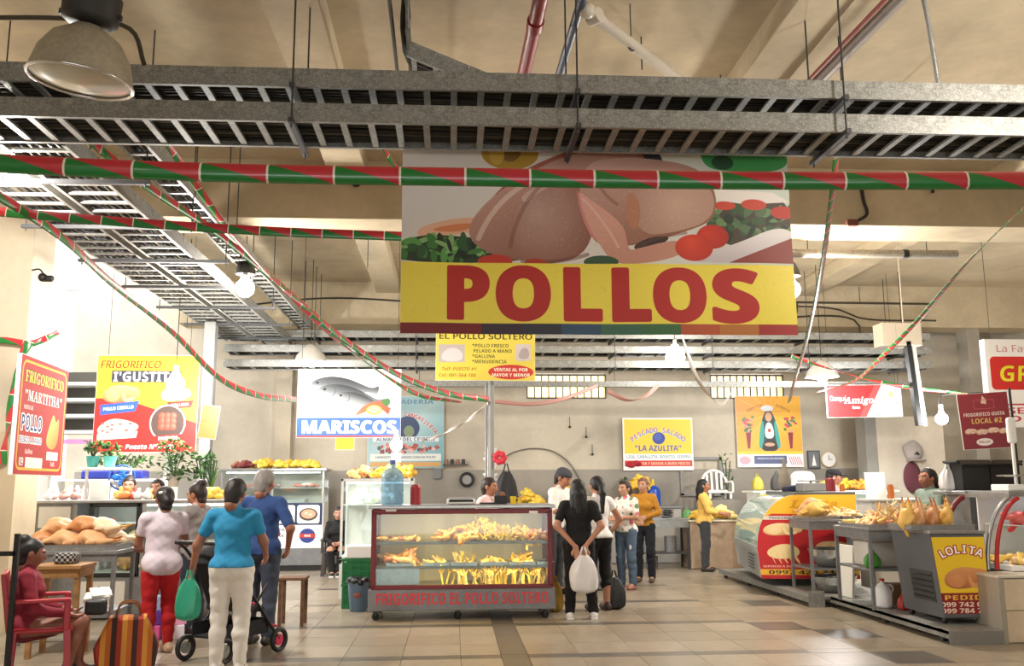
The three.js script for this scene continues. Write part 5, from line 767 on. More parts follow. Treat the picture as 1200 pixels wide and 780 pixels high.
heap('snack_bag', 'yellow bag piled on the beige counter', 'bag', 'yellow bags on the beige counter', lumpG, [bagM, bagM2, bagM3], [4.75, .862, -16.8], .75, .4, 16, { h: .18, tilt: .3 });
{ const t = T('steel_sink', 'stainless sink table with dishes beside the beige counter', 'sink', [3.75, 0, -16.9]); P(t, 'worktop', [RB(1.05, .03, .55, .006, 0, .88, 0), B(1.0, .14, .02, 0, .8, .26)], steelM); P(t, 'basin', RB(.4, .16, .4, .02, -.2, .8, 0), steelM); for (const x of [-.48, .48]) for (const z of [-.24, .24]) P(t, 'leg', B(.04, .87, .04, x, .435, z), darkSteel); P(t, 'lower_shelf', B(.98, .02, .5, 0, .28, 0), darkSteel); }
for (let i = 0; i < 6; i++) one('steel_dish', 'steel dish stacked on the sink table', 'dish', LA([[.001, 0], [.08, 0], [.12, .04], [.115, .04], [.078, .006], [.001, .006]]), chromeM, [3.9 + .02 * (i % 2), .897 + i * .022, -16.85], 0, 'dishes on the sink table');
[[3.55, .29, .34], [3.95, .29, .28], [3.6, 0, .22]].forEach(([x, y, s]) => one('paint_tin', 'grey tin stored under the sink table', 'tin', [CY(.11, .11, s, 0, s / 2, 0)], steelDull, [x, y, -16.85], 0, 'tins under the sink table'));
{ const t = T('water_jug', 'blue water jug with a yellow tap near the sink table', 'jug', [3.95, 1.08, -18.2]); P(t, 'body', LA([[.001, 0], [.14, 0], [.15, .02], [.15, .28], [.11, .36], [.05, .4], [.001, .4]]), M('#1f4fb5', .25)); P(t, 'tap', CY(.03, .04, .12, 0, .46, 0), M('#e0c02a', .4)); }
{ const t = T('wall_shelf', 'steel shelf along the back wall behind the customers', 'shelf', [2.7, 0, -18.2]); P(t, 'board', RB(3.6, .04, .5, .006, 0, 1.06, 0), steelDull); P(t, 'cabinet', B(3.5, 1.02, .45, 0, .52, 0), M('#a8a49c', .6)); }
heap('snack_bag', 'yellow bag on the back wall shelf behind the vendor', 'bag', 'yellow bags behind the vendor', lumpG, [bagM, bagM2], [1.5, 1.09, -18.15], .5, .3, 10, { h: .2, tilt: .3, s: 1.2 }); heap('snack_bag', 'golden bag in the tall bunch on the back wall shelf', 'bag', 'golden bunch on the back shelf', lumpG, [bagM2, bagM], [2.4, 1.12, -18.15], .3, .3, 12, { h: .5, tilt: .5, s: 1.2 });
plant('potted_plant', 'olive leafy plant hanging by the salted fish poster', [3.4, 1.085, -18.05], .16, .4, 60, '#7a6a4a', .2); heap('snack_bag', 'yellow packet hanging under the salted fish poster', 'bag', 'hanging yellow packets', lumpG, [bagM2, bagM], [3.65, 1.4, -18.05], .25, .2, 8, { h: .3, s: 1.3, tilt: .4 });
one('red_ornament', 'red flower ornament above the hanging yellow packets', 'ornament', flesh([sdf([...Array(6)].map((_, i) => [.1 * Math.cos(i), .03 * Math.sin(i * 2), .05 * Math.sin(i), .07, .05, .06]), .02, .012)]), M('#a81f2c', .6), [3.62, 1.9, -18.42]);
{ // white plastic armchair stacked high
  const m = M('#e6e4de', .4); const t = T('plastic_chair', 'white plastic armchair standing on a cabinet at the back wall', 'chair', [5.1, 1.22, -17.7]);
  P(t, 'seat', RB(.46, .03, .44, .012, 0, .12, .02), m); P(t, 'backrest', [TO(.24, .028, 0, .3, -.18, -.1, 0, 0, PI), ...[-.14, -.05, .05, .14].map(x => B(.04, .42 - Math.abs(x), .02, x, .32, -.18, -.1)), B(.5, .03, .03, 0, .15, -.17)], m); for (const s of [-1, 1]) P(t, 'arm', TU([[s * .25, .12, .2], [s * .26, .3, .16], [s * .25, .32, -.12]], .02), m); for (const x of [-1, 1]) for (const z of [-1, 1]) P(t, 'leg', B(.04, .12, .04, x * .2, .06, z * .18 + .02), m);
  one('stall_cabinet', 'grey cabinet under the white plastic armchair', 'cabinet', [RB(.75, 1.2, .6, .01, 0, .6, 0), B(.7, .02, .02, 0, .7, .31)], M('#8f8a82', .6), [5.1, 0, -17.75]);
  plant('potted_plant', 'thin dry plant on the cabinet before the saint poster', [5.38, 1.205, -17.98], .15, .75, 26, '#6a6a60'); one('wire_rack', 'grey window like frame leaning behind the white armchair', 'frame', [B(.06, .75, .04, -.4, 0, 0), B(.06, .75, .04, .4, 0, 0), B(.86, .06, .04, 0, .36, 0), B(.86, .06, .04, 0, -.36, 0)], greyM, [5.0, 1.65, -18.44]);
}
board('framed_picture', 'small grey framed picture beside the wall clock', 'picture', .26, .36, canvas(64, 90, (g, w, h) => { rect(g, '#6d6f72', 0, 0, w, h); poly(g, '#eceae6', [[32, 14], [46, 80], [18, 80]]); }), [7.33, 1.98, -18.42], 0, { back: darkSteel, edge: .04 });
{ const t = T('wall_clock', 'round white wall clock beside the small framed picture', 'clock', [7.65, 1.98, -18.45]); P(t, 'face', CY(.15, .15, .03, 0, 0, 0, PI / 2, 0, 0, 28), whiteM); P(t, 'rim', TO(.15, .014, 0, 0, .01), M('#c9b48a', .5)); P(t, 'hand', [B(.01, .1, .004, 0, .04, .02), B(.08, .01, .004, .03, 0, .02)], blackM); }
{ const t = T('round_mirror', 'round black framed mirror on the back wall', 'mirror', [.28, 1.61, -18.42]); P(t, 'frame', TO(.12, .03, 0, 0, .02), blackM); P(t, 'glass', CY(.12, .12, .01, 0, 0, .02, PI / 2, 0, 0, 24), M('#8f8d8a', .4)); }
one('switch_box', 'grey electrical box on the back wall by the blue poster', 'box', RB(.16, .24, .06, .01, 0, 0, 0), M('#6d6f6f', .5), [-.3, 1.75, -18.44]);
{ const t = T('small_shelf', 'little dark shelf with jars on the back wall', 'shelf', [.05, 1.9, -18.36]); P(t, 'board', B(.5, .02, .18, 0, 0, 0), darkSteel); for (let i = 0; i < 4; i++) P(t, 'jar', CY(.035, .035, .1, -.17 + i * .11, .06, 0), i % 2 ? blackM : M('#8a5a4a', .5)); }
one('hose', 'dark hose arching across the back wall above the vendor', 'hose', TU([[.9, 1.95, -18.45], [1.2, 2.14, -18.45], [1.6, 2.22, -18.45], [2.0, 2.16, -18.45], [2.35, 1.9, -18.45], [2.58, 1.5, -18.45]], .014), M('#6a665f', .7));
[[2.35, 2.65], [2.68, 2.45], [2.8, 2.1]].forEach(([x, y]) => one('wall_hook', 'small dark knob on the bare back wall', 'hook', [SP(.025, 0, 0, 0), CY(.006, .006, .2, 0, .1, 0)], blackM, [x, y, -18.46], 0, 'dark knobs on the back wall'));
one('wall_camera', 'small black camera on the left column', 'camera', [SP(.05, 0, 0, .04), RB(.12, .07, .07, .02, .05, -.01, .02), TU([[0, .03, 0], [-.06, .1, 0], [-.14, .09, 0]], .01)], blackM, [-4.55, 3.8, -10.3]);
one('dome_camera', 'black dome camera on the face of the cream beam', 'camera', [SP(.06, 0, 0, 0), CY(.07, .07, .03, 0, .05, 0)], blackM, [-1.15, 5.02, -10.45]);
one('spot_fixture', 'small black spotlight fixture on the beam right of the banner', 'camera', [RB(.09, .12, .08, .01, 0, 0, 0), CY(.02, .02, .1, 0, -.1, 0)], blackM, [5.85, 5.15, -10.46]);

// ---------- people ----------
const nrm = a => { const l = Math.hypot(...a) || 1; return a.map(v => v / l); }, add = (a, b, k = 1) => a.map((v, i) => v + k * b[i]), sub = (a, b) => a.map((v, i) => v - b[i]), crs = (a, b) => [a[1] * b[2] - a[2] * b[1], a[2] * b[0] - a[0] * b[2], a[0] * b[1] - a[1] * b[0]], mix = (a, b, t) => a.map((v, i) => v + (b[i] - v) * t);
const cap = (a, b, r, q) => [...a, ...b, r, q];
function handPrims(w, dir, n, thumb, curl) {
  dir = nrm(dir); const side = nrm(crs(dir, n)); n = nrm(crs(side, dir)); const out = [];
  [[-.027, .066], [-.009, .078], [.009, .074], [.026, .056]].forEach(([o, L]) => {
    const k = add(add(w, dir, .085), side, o), a = curl * .6, b = curl * 1.5;
    const m = add(add(k, dir, L * .5 * Math.cos(a)), n, L * .5 * Math.sin(a)), e = add(add(m, dir, L * .5 * Math.cos(b)), n, L * .5 * Math.sin(b));
    out.push(cap(add(w, side, o * .6), k, .016, .013), cap(k, m, .0095, .009), cap(m, e, .009, .0075));
  });
  const t0 = add(add(w, dir, .03), side, thumb * .024), t1 = add(add(add(t0, dir, .03), side, thumb * .03), n, .012), t2 = add(add(t1, dir, .03), n, .012); out.push(cap(t0, t1, .014, .011), cap(t1, t2, .011, .009));
  return out;
}
const eyeC = '#2a1c16';
function person(o) {
  const t = T('person', o.label, 'person', o.p, o.ry); t.scale.setScalar((o.H ?? 1.55) / 1.6);
  const f = o.fat ?? 1, cell = o.far ? .019 : .013, U = o.up ?? [0, 0, 0], ln = o.lean ?? 0, skin = o.skin ?? '#a87256';
  const up = q => { const dy = q[1] - .9; return [q[0] + U[0], q[1] + U[1] - .5 * ln * ln * dy, q[2] + U[2] + ln * dy]; };
  const J = {}; for (const s of [1, -1]) {
    const A = (s > 0 ? o.L : o.R) ?? [[.205, 1.03, -.03], [.215, .8, .05]], G = (s > 0 ? o.legL : o.legR) ?? [[.095, .45, .012], [.1, .075, -.015]];
    J[s] = { sh: up([.158 * s * Math.min(1.12, f), 1.295, -.01]), el: [A[0][0] * s + U[0], A[0][1] + U[1], A[0][2] + U[2]], wr: [A[1][0] * s + U[0], A[1][1] + U[1], A[1][2] + U[2]], n: A[2] ? [A[2][0] * s, A[2][1], A[2][2]] : [-s, 0, .2], hd: A[3], hip: [.088 * s + U[0], .84 + U[1], U[2]], kn: [G[0][0] * s, G[0][1], G[0][2]], an: [G[1][0] * s, G[1][1], G[1][2]] };
  }
  const torso = i => [[...up([0, 1.19, 0]), .148 * f + i, .16 + i, .102 * f + i], [...up([0, 1.03, .005 * f]), .13 * f + i, .15 + i, .1 * f + i], cap(up([-.125, 1.29, -.012]), up([.125, 1.29, -.012]), .052 + i, .052 + i), ...(o.man ? [] : [[...up([.068, 1.165, .075]), .066 + i, .06 + i, .055 + i], [...up([-.068, 1.165, .075]), .066 + i, .06 + i, .055 + i]])];
  const hips = i => [[U[0], .87 + U[1], U[2] - .005, .158 * f + i, .13 + i, .115 * f + i], ...[1, -1].map(s => [.072 * s + U[0], .85 + U[1], U[2] - .055, .088 * f + i, .095 + i, .078 * f + i])];
  const arm = (s, i, u) => { const j = J[s], k = .92 + .08 * f; const a = cap(j.sh, mix(j.sh, j.el, Math.min(1, u)), .05 * k + i, (.05 - .013 * Math.min(1, u)) * k + i); return u > 1 ? [a, cap(j.el, mix(j.el, j.wr, u - 1), .037 * k + i, (.037 - .013 * (u - 1)) * k + i)] : [a]; };
  const leg = (s, i, u, g = 0) => { const j = J[s], a = cap(j.hip, mix(j.hip, j.kn, Math.min(1, u)), .083 * f + i, .083 * f - (.083 * f - .056) * Math.min(1, u) + i); return u > 1 ? [a, cap(j.kn, add(mix(j.kn, j.an, (u - 1) * .35), [0, 0, -.012]), .054 + i, .053 + i), cap(add(mix(j.kn, j.an, Math.min(u - 1, .35)), [0, 0, -.012]), mix(j.kn, j.an, u - 1), .053 + i, .053 - .017 * (u - 1) + i + g)] : [a]; };
  const head = up([0, 1.482, .012]);
  // skin: one body, with head and hands meshed finer and merged in
  const shade = c => () => c, bodyG = paint(sdf([...torso(-.012), ...hips(-.012), ...[1, -1].flatMap(s => [...arm(s, 0, 2), ...leg(s, 0, 2), cap(J[s].an, add(J[s].an, [0, -.035, .11]), .036, .028)]), cap(up([0, 1.3, -.02]), add(head, [0, -.07, -.012]), .056, .05)], .035, cell), shade(skin));
  const hands = [1, -1].map(s => { const j = J[s]; return paint(sdf([cap(mix(j.el, j.wr, .8), j.wr, .026, .024), ...handPrims(j.wr, j.hd ? [j.hd[0] * s, j.hd[1], j.hd[2]] : sub(j.wr, j.el), j.n, s > 0 ? (o.tl ?? 1) : (o.tr ?? -1), o.curl ?? .55)], .012, o.far ? .008 : .0055), shade(skin)); });
  const hx = sdf([[0, .022, -.012, .073, .087, .09], [0, -.045, .022, .05, .058, .058], [0, -.08, .045, .026, .022, .026], [0, -.012, .055, .058, .05, .04], cap([0, .006, .088], [0, -.026, .104], .008, .0125), [.074, -.008, -.008, .011, .03, .018], [-.074, -.008, -.008, .011, .03, .018], [0, -.056, .084, .022, .009, .011], [0, .03, .078, .05, .012, .014], cap([0, -.05, -.02], [0, -.12, -.03], .05, .052)], .018, o.far ? .0085 : .006, (d, x, y, z) => Math.max(d, .016 - Math.hypot(Math.abs(x) - .03, y - .006, z - .103)));
  const lip = new THREE.Color(skin).lerp(new THREE.Color('#8a2f35'), .5);
  paint(hx, (x, y, z) => { const a = Math.abs(x); if (z > .06 && Math.hypot((a - .03) / .015, (y - .006) / .0075) < 1) return a > .023 && a < .037 ? eyeC : '#c4b4a8'; if (z > .06 && a > .012 && a < .048 && Math.abs(y - .03 + (a - .03) ** 2 * 6) < .006) return o.hair?.[1] ?? '#1d1613'; if (z > .07 && a < .024 && Math.abs(y + .057) < .008) return lip; return skin; });
  const M4 = new THREE.Matrix4().makeRotationFromEuler(new THREE.Euler(o.hp ?? 0, o.hy ?? 0, o.hz ?? 0, 'YXZ')).scale(V(1.07, 1.05, 1.07)).setPosition(...head);
  hx.applyMatrix4(M4);
  P(t, 'body', flesh([bodyG, ...hands, hx]), M('#ffffff', .55, 0, { vertexColors: true }));
  // clothes
  const wr = (amp, q) => (d, x, y, z) => d + amp * (Math.sin(38 * y + 21 * x + q) * Math.sin(27 * z + 15 * x - 9 * y + q) + .6 * Math.sin(64 * y - 43 * x + 20 * z + 2 * Math.sin(30 * x + q)) + .4 * Math.sin(90 * y + 60 * x + 30 * z + q)), hem = (o.hem ?? .83) + U[1], sl = o.sleeve ?? .55;
  const topG = sdf([...torso(.012), ...(o.sit ? hips(.008) : hips(.014)), ...[1, -1].flatMap(s => arm(s, .012, sl)), cap(up([0, 1.32, -.02]), up([0, 1.365, -.014]), .064, .06)], .03, cell, (d, x, y, z) => Math.max(wr(.0028, 1)(d, x, y, z), (Math.abs(x - U[0]) < .21 * f || o.sit ? hem - y : -1)));
  P(t, o.topName ?? 'shirt', done(o.print ? paint(topG, o.print) : topG), o.print ? M('#ffffff', .8, 0, { vertexColors: true }) : M(o.top, .85));
  if (o.jacket) P(t, 'cardigan', done(sdf([...torso(.024), ...hips(.026), ...[1, -1].flatMap(s => arm(s, .02, 1.85))], .03, cell, (d, x, y, z) => Math.max(wr(.005, 2)(d, x, y, z), .78 + U[1] - y, z > .02 ? .07 - Math.abs(x) : -1))), M(o.jacket, .95));
  P(t, o.capri ? 'capri_trousers' : 'trousers', done(sdf([...hips(.002), ...[1, -1].flatMap(s => leg(s, .012, o.legU ?? 1.93, o.flare ?? .012))], .03, cell, (d, x, y, z) => Math.max(wr(.003, 3)(d, x, y, z), y - hem - .05))), M(o.bottom, .85));
  if (o.patch) for (const q of o.patch) P(t, 'worn_patch', SP(.03, ...q, .8, 1.3, .4), M('#c9d0d8', .9));
  for (const s of [1, -1]) { const a = J[s].an; P(t, 'shoe', done(sdf([cap([a[0], a[1] - .035, a[2] - .035], [a[0], a[1] - .04, a[2] + .13], .043, .036), cap([a[0], a[1] - .03, a[2] - .01], [a[0], a[1] + .005, a[2] - .01], .042, .042)], .02, .01, (d, x, y) => Math.max(d, (a[1] - .075) - y))), M(o.shoe ?? '#2a2624', .5)); if (o.sole) P(t, 'sole', RB(.085, .025, .25, .01, a[0], a[1] - .063, a[2] + .045), M(o.sole, .5)); }
  // hair and headwear
  const [style, hc] = o.hair ?? ['short', '#1d1613']; let hp = [[0, .034, -.02, .082, .088, .097]];
  if (style === 'bun') hp.push([0, .1, -.085, .05, .045, .05], [0, .0, -.062, .07, .07, .055], [0, -.07, -.052, .058, .055, .046]);
  if (style === 'low') hp.push([0, -.03, -.105, .052, .055, .05], [0, 0, -.06, .074, .08, .06], [0, -.075, -.05, .058, .055, .046]);
  if (style === 'pony') hp.push(cap([0, .04, -.1], [0, -.08, -.14], .035, .036), cap([0, -.08, -.14], [.01, -.3, -.15], .038, .02), [0, .0, -.06, .072, .06, .05]);
  if (style === 'long') hp.push([0, -.04, -.055, .085, .12, .065], cap([.05, -.02, -.04], [.06, -.2, -.07], .045, .04), cap([-.05, -.02, -.04], [-.06, -.2, -.07], .045, .04), cap([0, -.05, -.08], [0, -.24, -.09], .06, .045));
  if (style === 'short' || style === 'cap' || style === 'beanie') hp.push([0, -.015, -.055, .075, .075, .06], [0, -.075, -.05, .06, .055, .046]);
  const hg = sdf(hp, .02, o.far ? .01 : .0075, (d, x, y, z) => Math.max(d + .0015 * Math.sin(140 * x) * Math.sin(60 * y), Math.min(z - .028 - .25 * Math.max(0, y), .062 + .15 * x - y)));
  hg.applyMatrix4(M4); P(t, 'hair', done(hg), M(hc, .55));
  if (style === 'cap' || style === 'beanie') { const cg = sdf([[0, .055, -.012, .09, .075, .105]], .02, .01, (d, x, y, z) => Math.max(d, .035 - y)); cg.applyMatrix4(M4); const c = P(t, 'cap', done(cg), M(o.capC ?? '#2a2a30', .8)); if (style === 'cap') { const vg = sdf([[0, .045, .1, .075, .012, .075]], .01, .009); vg.applyMatrix4(M4); P(c, 'visor', done(vg), M(o.capC ?? '#2a2a30', .8)); } }
  if (o.apron) P(t, 'apron', done(sdf(torso(.024).concat(hips(.024)), .03, cell, (d, x, y, z) => Math.max(d, .55 - y, .01 - z, y - 1.27 - U[1] + Math.abs(x) * .3))), M(o.apron, .8));
  if (o.clip) P(t, 'hair_clip', place(SP(.025, 0, 0, 0, 1, .6, .5), 0, 0, 0).translate(.06, .05, -.09).applyMatrix4(M4), whiteM);
  return t;
}
const away = PI;
person({ label: 'person in black t-shirt and trousers holding a white bag behind the back', p: [1.45, 0, -10.72], ry: away - .08, H: 1.56, fat: 1.08, top: '#0d0d10', bottom: '#0b0b0e', sleeve: .62, hem: .84, hair: ['long', '#0e0c0d'], skin: '#b58168', shoe: '#e8e8e8', sole: '#f2f2f2', L: [[.26, 1.06, -.08], [.05, .83, -.19], [0, 0, -1], [-.15, -1, -.1]], R: [[.26, 1.06, -.08], [.06, .83, -.19], [0, 0, -1], [-.15, -1, -.1]], legL: [[.1, .45, .01], [.12, .075, -.02]], legR: [[.12, .45, .04], [.16, .075, .0]] });
person({ label: 'person in white top and black capri trousers with a long ponytail', p: [1.78, 0, -11.42], ry: away + .35, H: 1.6, fat: .98, top: '#ebe8e6', bottom: '#0d0c10', sleeve: .3, hem: .86, hair: ['pony', '#120f10'], skin: '#b07d64', legU: 1.4, capri: 1, shoe: '#3a2a26', R: [[.3, 1.08, -.02], [.22, .86, .14], [-1, 0, .3]], L: [[.18, 1.05, .08], [.1, 1.08, .27]] });
const floral = (x, y, z) => { const v = Math.sin(31 * x + 7) * Math.sin(27 * y + 3) * Math.sin(23 * z + 1); return v > .45 ? '#c86a78' : v < -.5 ? '#5f7f5c' : '#e9e2da'; };
person({ label: 'person in floral white t-shirt and worn blue jeans with folded arms', p: [2.54, 0, -13.64], ry: -.75, H: 1.55, fat: .98, print: floral, top: '#eee', bottom: '#4d6076', sleeve: .75, hem: .84, hair: ['low', '#2a1c18'], skin: '#b98a70', shoe: '#b0766a', L: [[.22, 1.06, .04], [.0, 1.05, .2], [0, -.3, -1]], R: [[.22, 1.04, .04], [.02, 1.0, .21], [0, -.3, -1]], hy: -.1, patch: [[.12, .62, .08], [.11, .42, .06], [-.12, .5, .07]] });
person({ label: 'person in mustard sweater and dark navy trousers behind the floral t-shirt', p: [3.0, 0, -14.54], ry: -.35, H: 1.6, fat: .95, top: '#b07a1e', bottom: '#14161f', sleeve: 1.9, hem: .86, hair: ['low', '#6a4a38'], skin: '#b98a70', shoe: '#5a4636', L: [[.23, 1.06, 0], [.05, 1.0, .19], [0, 0, -1]], R: [[.23, 1.05, 0], [.08, .96, .19], [0, 0, -1]], hy: -.15 });
person({ label: 'person in pale lilac t-shirt and bright red trousers leaning on the left counter', p: [-2.7, 0, -8.96], ry: -2.55, H: 1.5, fat: 1.14, top: '#d9cdd8', bottom: '#b3141c', sleeve: .5, hem: .74, hair: ['low', '#141011'], skin: '#8d5c45', shoe: '#b99a80', flare: .0, L: [[.2, 1.04, .12], [.12, 1.0, .34], [0, -1, 0]], R: [[.24, 1.04, .03], [.16, .98, .26], [0, -1, 0]], hp: .1, clip: 1 });
person({ label: 'person in grey cardigan with hair in a bun looking at the left counter', p: [-2.72, 0, -10.15], ry: -1.9, H: 1.53, fat: 1.0, top: '#b9b4b2', jacket: '#8f8a88', bottom: '#2a3140', sleeve: 1.6, hair: ['bun', '#2a1c18'], skin: '#a87256', L: [[.2, 1.06, .1], [.08, 1.02, .3], [0, -.5, -1]], R: [[.2, 1.05, .1], [.08, 1.0, .3], [0, -.5, -1]], hp: .25 });
person({ label: 'person in blue t-shirt and white trousers carrying a teal plastic bag', p: [-1.82, 0, -7.95], ry: away - .06, H: 1.56, fat: 1.1, top: '#2a8cbc', bottom: '#e3ddd6', sleeve: .55, hem: .87, hair: ['short', '#1c1414'], skin: '#9a6850', shoe: '#cfc9c2', L: [[.3, 1.05, .0], [.36, .82, .06], [-1, 0, 0]], R: [[.25, 1.07, .04], [.22, .95, .24]], hp: .42, hz: .1, flare: .004 });
person({ label: 'person with grey hair in navy polo shirt and jeans with hand on hip', p: [-1.86, 0, -9.35], ry: away - .35, H: 1.66, fat: 1.12, man: 1, top: '#2c4a82', bottom: '#3c4656', sleeve: .85, hem: .82, hair: ['short', '#8a8581'], skin: '#9a6850', L: [[.22, 1.04, .1], [.15, 1.0, .3]], R: [[.34, 1.06, -.08], [.24, .88, .06], [-1, 0, 0]], hp: .35 });
person({ label: 'person seated in black clothes beside the fish case', p: [-1.97, 0, -16.25], ry: .05, H: 1.52, far: 1, sit: 1, up: [0, -.4, -.12], top: '#141416', bottom: '#141416', sleeve: 1.85, hem: .8, hair: ['short', '#2c2624'], skin: '#c08e76', shoe: '#2a2626', sole: '#e6e6e6', legL: [[.1, .46, .28], [.06, .075, .25]], legR: [[.1, .46, .28], [.06, .075, .25]], L: [[.21, 1.03, .06], [.05, .98, .27], [0, 1, 0]], R: [[.21, 1.03, .06], [.05, .96, .27], [0, 1, 0]], hp: .1 });
person({ label: 'person in crimson hoodie seated on the red plastic chair holding white papers', p: [-3.3, 0, -7.85], ry: 1.95, H: 1.46, fat: 1.08, sit: 1, up: [0, -.41, -.1], top: '#801d2f', bottom: '#6a1a29', sleeve: 1.85, hem: .74, topName: 'hoodie', hair: ['bun', '#0f0c0d'], skin: '#8a5844', shoe: '#241d1c', legU: 1.1, L: [[.24, 1.04, .04], [.14, .98, .3], [0, 1, 0]], R: [[.24, 1.03, .06], [.14, .96, .32], [0, 1, 0]], legL: [[.1, .47, .36], [.1, .075, .34]], legR: [[.1, .47, .34], [.1, .075, .24]], hp: .2 });
person({ label: 'vendor in white shirt and dark cap leaning behind the central counter', p: [1.42, 0, -13.1], ry: .9, H: 1.74, man: 1, far: 1, top: '#e6e2de', bottom: '#3a3c40', sleeve: .9, hair: ['beanie', '#1d1613'], capC: '#3c3d44', lean: .25, L: [[.2, 1.05, .16], [.14, 1.02, .4]], R: [[.2, 1.05, .16], [.14, 1.0, .4]], hp: .45 });
person({ label: 'vendor in pink shirt with dark hair beside the foam cup stack', p: [.42, 0, -12.35], ry: 1.1, H: 1.6, far: 1, top: '#e8c8ca', bottom: '#3a3c40', sleeve: .6, hair: ['short', '#2a1a18'], lean: .12, L: [[.2, 1.06, .1], [.1, 1.3, .2]], hp: .1 });
person({ label: 'person with tied hair in dark orange top behind the left counter', p: [-4.22, 0, -12.45], ry: .2, H: 1.63, far: 1, top: '#d98a70', bottom: '#333', sleeve: .6, hair: ['bun', '#241816'], skin: '#b5826a', L: [[.2, 1.08, .1], [.1, 1.05, .28]] });
person({ label: 'person in dark grey top behind the left counter beside the potted plant', p: [-3.98, 0, -12.85], ry: -.1, H: 1.6, far: 1, top: '#2c3038', bottom: '#333', sleeve: .6, hair: ['low', '#241816'], skin: '#b5826a' });
person({ label: 'vendor with long black hair in yellow top at the beige counter', p: [4.42, 0, -16.2], ry: 1.2, H: 1.58, far: 1, top: '#e0b45a', bottom: '#3a3c40', sleeve: 1.5, hair: ['long', '#0f0c0c'], skin: '#a87256', L: [[.2, 1.05, .1], [.1, 1.0, .34]], R: [[.2, 1.05, .1], [.1, 1.0, .34]] });
person({ label: 'vendor in pink shirt with white apron and dark cap between the right carts', p: [5.95, 0, -14.2], ry: 1.25, H: 1.72, far: 1, top: '#c99a98', bottom: '#44484e', sleeve: .95, apron: '#ece6e2', hair: ['cap', '#1a1413'], capC: '#1f2024', L: [[.2, 1.06, .08], [.12, 1.0, .3]], R: [[.2, 1.06, .08], [.12, 1.0, .3]], hp: .15 });
person({ label: 'vendor in grey green shirt with a dark ponytail at the right stall', p: [6.0, 0, -11.4], ry: -1.3, H: 1.68, far: 1, top: '#76867c', bottom: '#44484e', sleeve: .7, hair: ['pony', '#1a1413'], skin: '#94604a', L: [[.2, 1.06, .08], [.12, 1.0, .3]] });
person({ label: 'person in red shirt on the upper gallery of the white building', p: [-10.3, 6.15, -26.9], ry: .6, H: 1.6, far: 1, top: '#d8403c', bottom: '#444', sleeve: .6 });

// ---------- what they carry, chairs, pushchair ----------
function carrier(name, label, p, w, h, d, m, ry = 0, cat = 'bag') {     // limp bag: rings that gather into folds toward the handles
  const t = T(name, label, cat, p, ry), N = 30, R = 16, pos = [], idx = [], prof = [[0, .25], [.015, .7], [.07, .92], [.25, 1], [.45, .96], [.62, .8], [.74, .55], [.82, .34]], ph = p[0] * 9;
  for (let i = 0; i <= R; i++) {
    const u = i / R * .82; let k = 0; while (k < prof.length - 2 && prof[k + 1][0] < u) k++; const f = (u - prof[k][0]) / (prof[k + 1][0] - prof[k][0]), r = prof[k][1] + (prof[k + 1][1] - prof[k][1]) * Math.min(1, f);
    for (let j = 0; j < N; j++) { const a = j / N * PI * 2, q = r * (1 + .05 * Math.sin(5 * a + ph + 6 * u) + (.04 + .1 * u) * Math.sin(9 * a + ph * 2 + 3 * u)), c = Math.cos(a), e = Math.sin(a), sq = 1 / Math.pow(Math.abs(c) ** 3 + Math.abs(e) ** 3, 1 / 3); pos.push(q * sq * c * w / 2, u * h + .006 * Math.sin(7 * a + ph), q * sq * e * d / 2 * (1 - .5 * u)); }
  }
  for (let i = 0; i < R; i++) for (let j = 0; j < N; j++) { const a = i * N + j, b = i * N + (j + 1) % N; idx.push(a, a + N, b, b, a + N, b + N); }
  pos.push(0, 0, 0); for (let j = 0; j < N; j++) idx.push(pos.length / 3 - 1, j, (j + 1) % N); pos.push(0, h * .8, 0); for (let j = 0; j < N; j++) idx.push(pos.length / 3 - 1, R * N + (j + 1) % N, R * N + j);
  const g = new THREE.BufferGeometry(); g.setAttribute('position', new THREE.Float32BufferAttribute(pos, 3)); g.setIndex(idx); g.computeVertexNormals();
  P(t, 'bag', done(g), m);
  for (const q of [-1, 1]) P(t, 'handle', TU([[q * w * .14, h * .78, 0], [q * w * .09, h * .9, .005], [q * .012, h, 0]], .011, 8, 6), m);
  return t;
}
const thinBag = c => M(c, .35, 0, { transmission: .15, thickness: 0 });
carrier('plastic_bag', 'white plastic bag held behind the back of the person in black', [1.47, .31, -10.5], .3, .5, .2, thinBag('#ece9ea'));
carrier('plastic_bag', 'teal plastic bag held by the person in blue t-shirt', [-2.17, .42, -7.98], .2, .4, .12, thinBag('#2fa886'));
carrier('hanging_bag', 'black bag hanging at the central post beside the red flower', [.75, 1.18, -13.02], .3, .62, .14, M('#1d1d22', .6));
carrier('cloth_bag', 'dark cloth bag standing on the white counter beside the grey sack', [5.85, 1.378, -16.5], .22, .34, .16, M('#3c3c3a', .8));
carrier('cloth_bag', 'yellow green bag standing on the white counter near the white armchair', [5.5, 1.378, -16.5], .2, .3, .16, M('#a8a03c', .6));
carrier('plastic_bag', 'green plastic bag at the end of the beige counter', [4.28, .862, -16.8], .2, .22, .16, thinBag('#5f9a5c'));
carrier('plastic_bag', 'crumpled green plastic bag on the near steel cart shelf', [4.7, .562, -10.3], .18, .2, .14, thinBag('#4f9a3a'));
carrier('plastic_bag', 'small red plastic bag on the platform beside the grey freezer', [4.95, .128, -10.12], .14, .2, .12, thinBag('#c03a34'));
carrier('plastic_bag', 'white plastic bag beside the black cartons', [5.66, 1.41, -10.3], .2, .3, .16, thinBag('#f0f0f0'));
carrier('tote_bag', 'black shopping bag on the floor beside the person in white top', [1.98, 0, -11.5], .26, .46, .18, M('#17181c', .5)); carrier('yellow_bag', 'small yellow bag on the floor behind the person in black', [1.24, 0, -11.35], .18, .42, .14, M('#a8842a', .5));
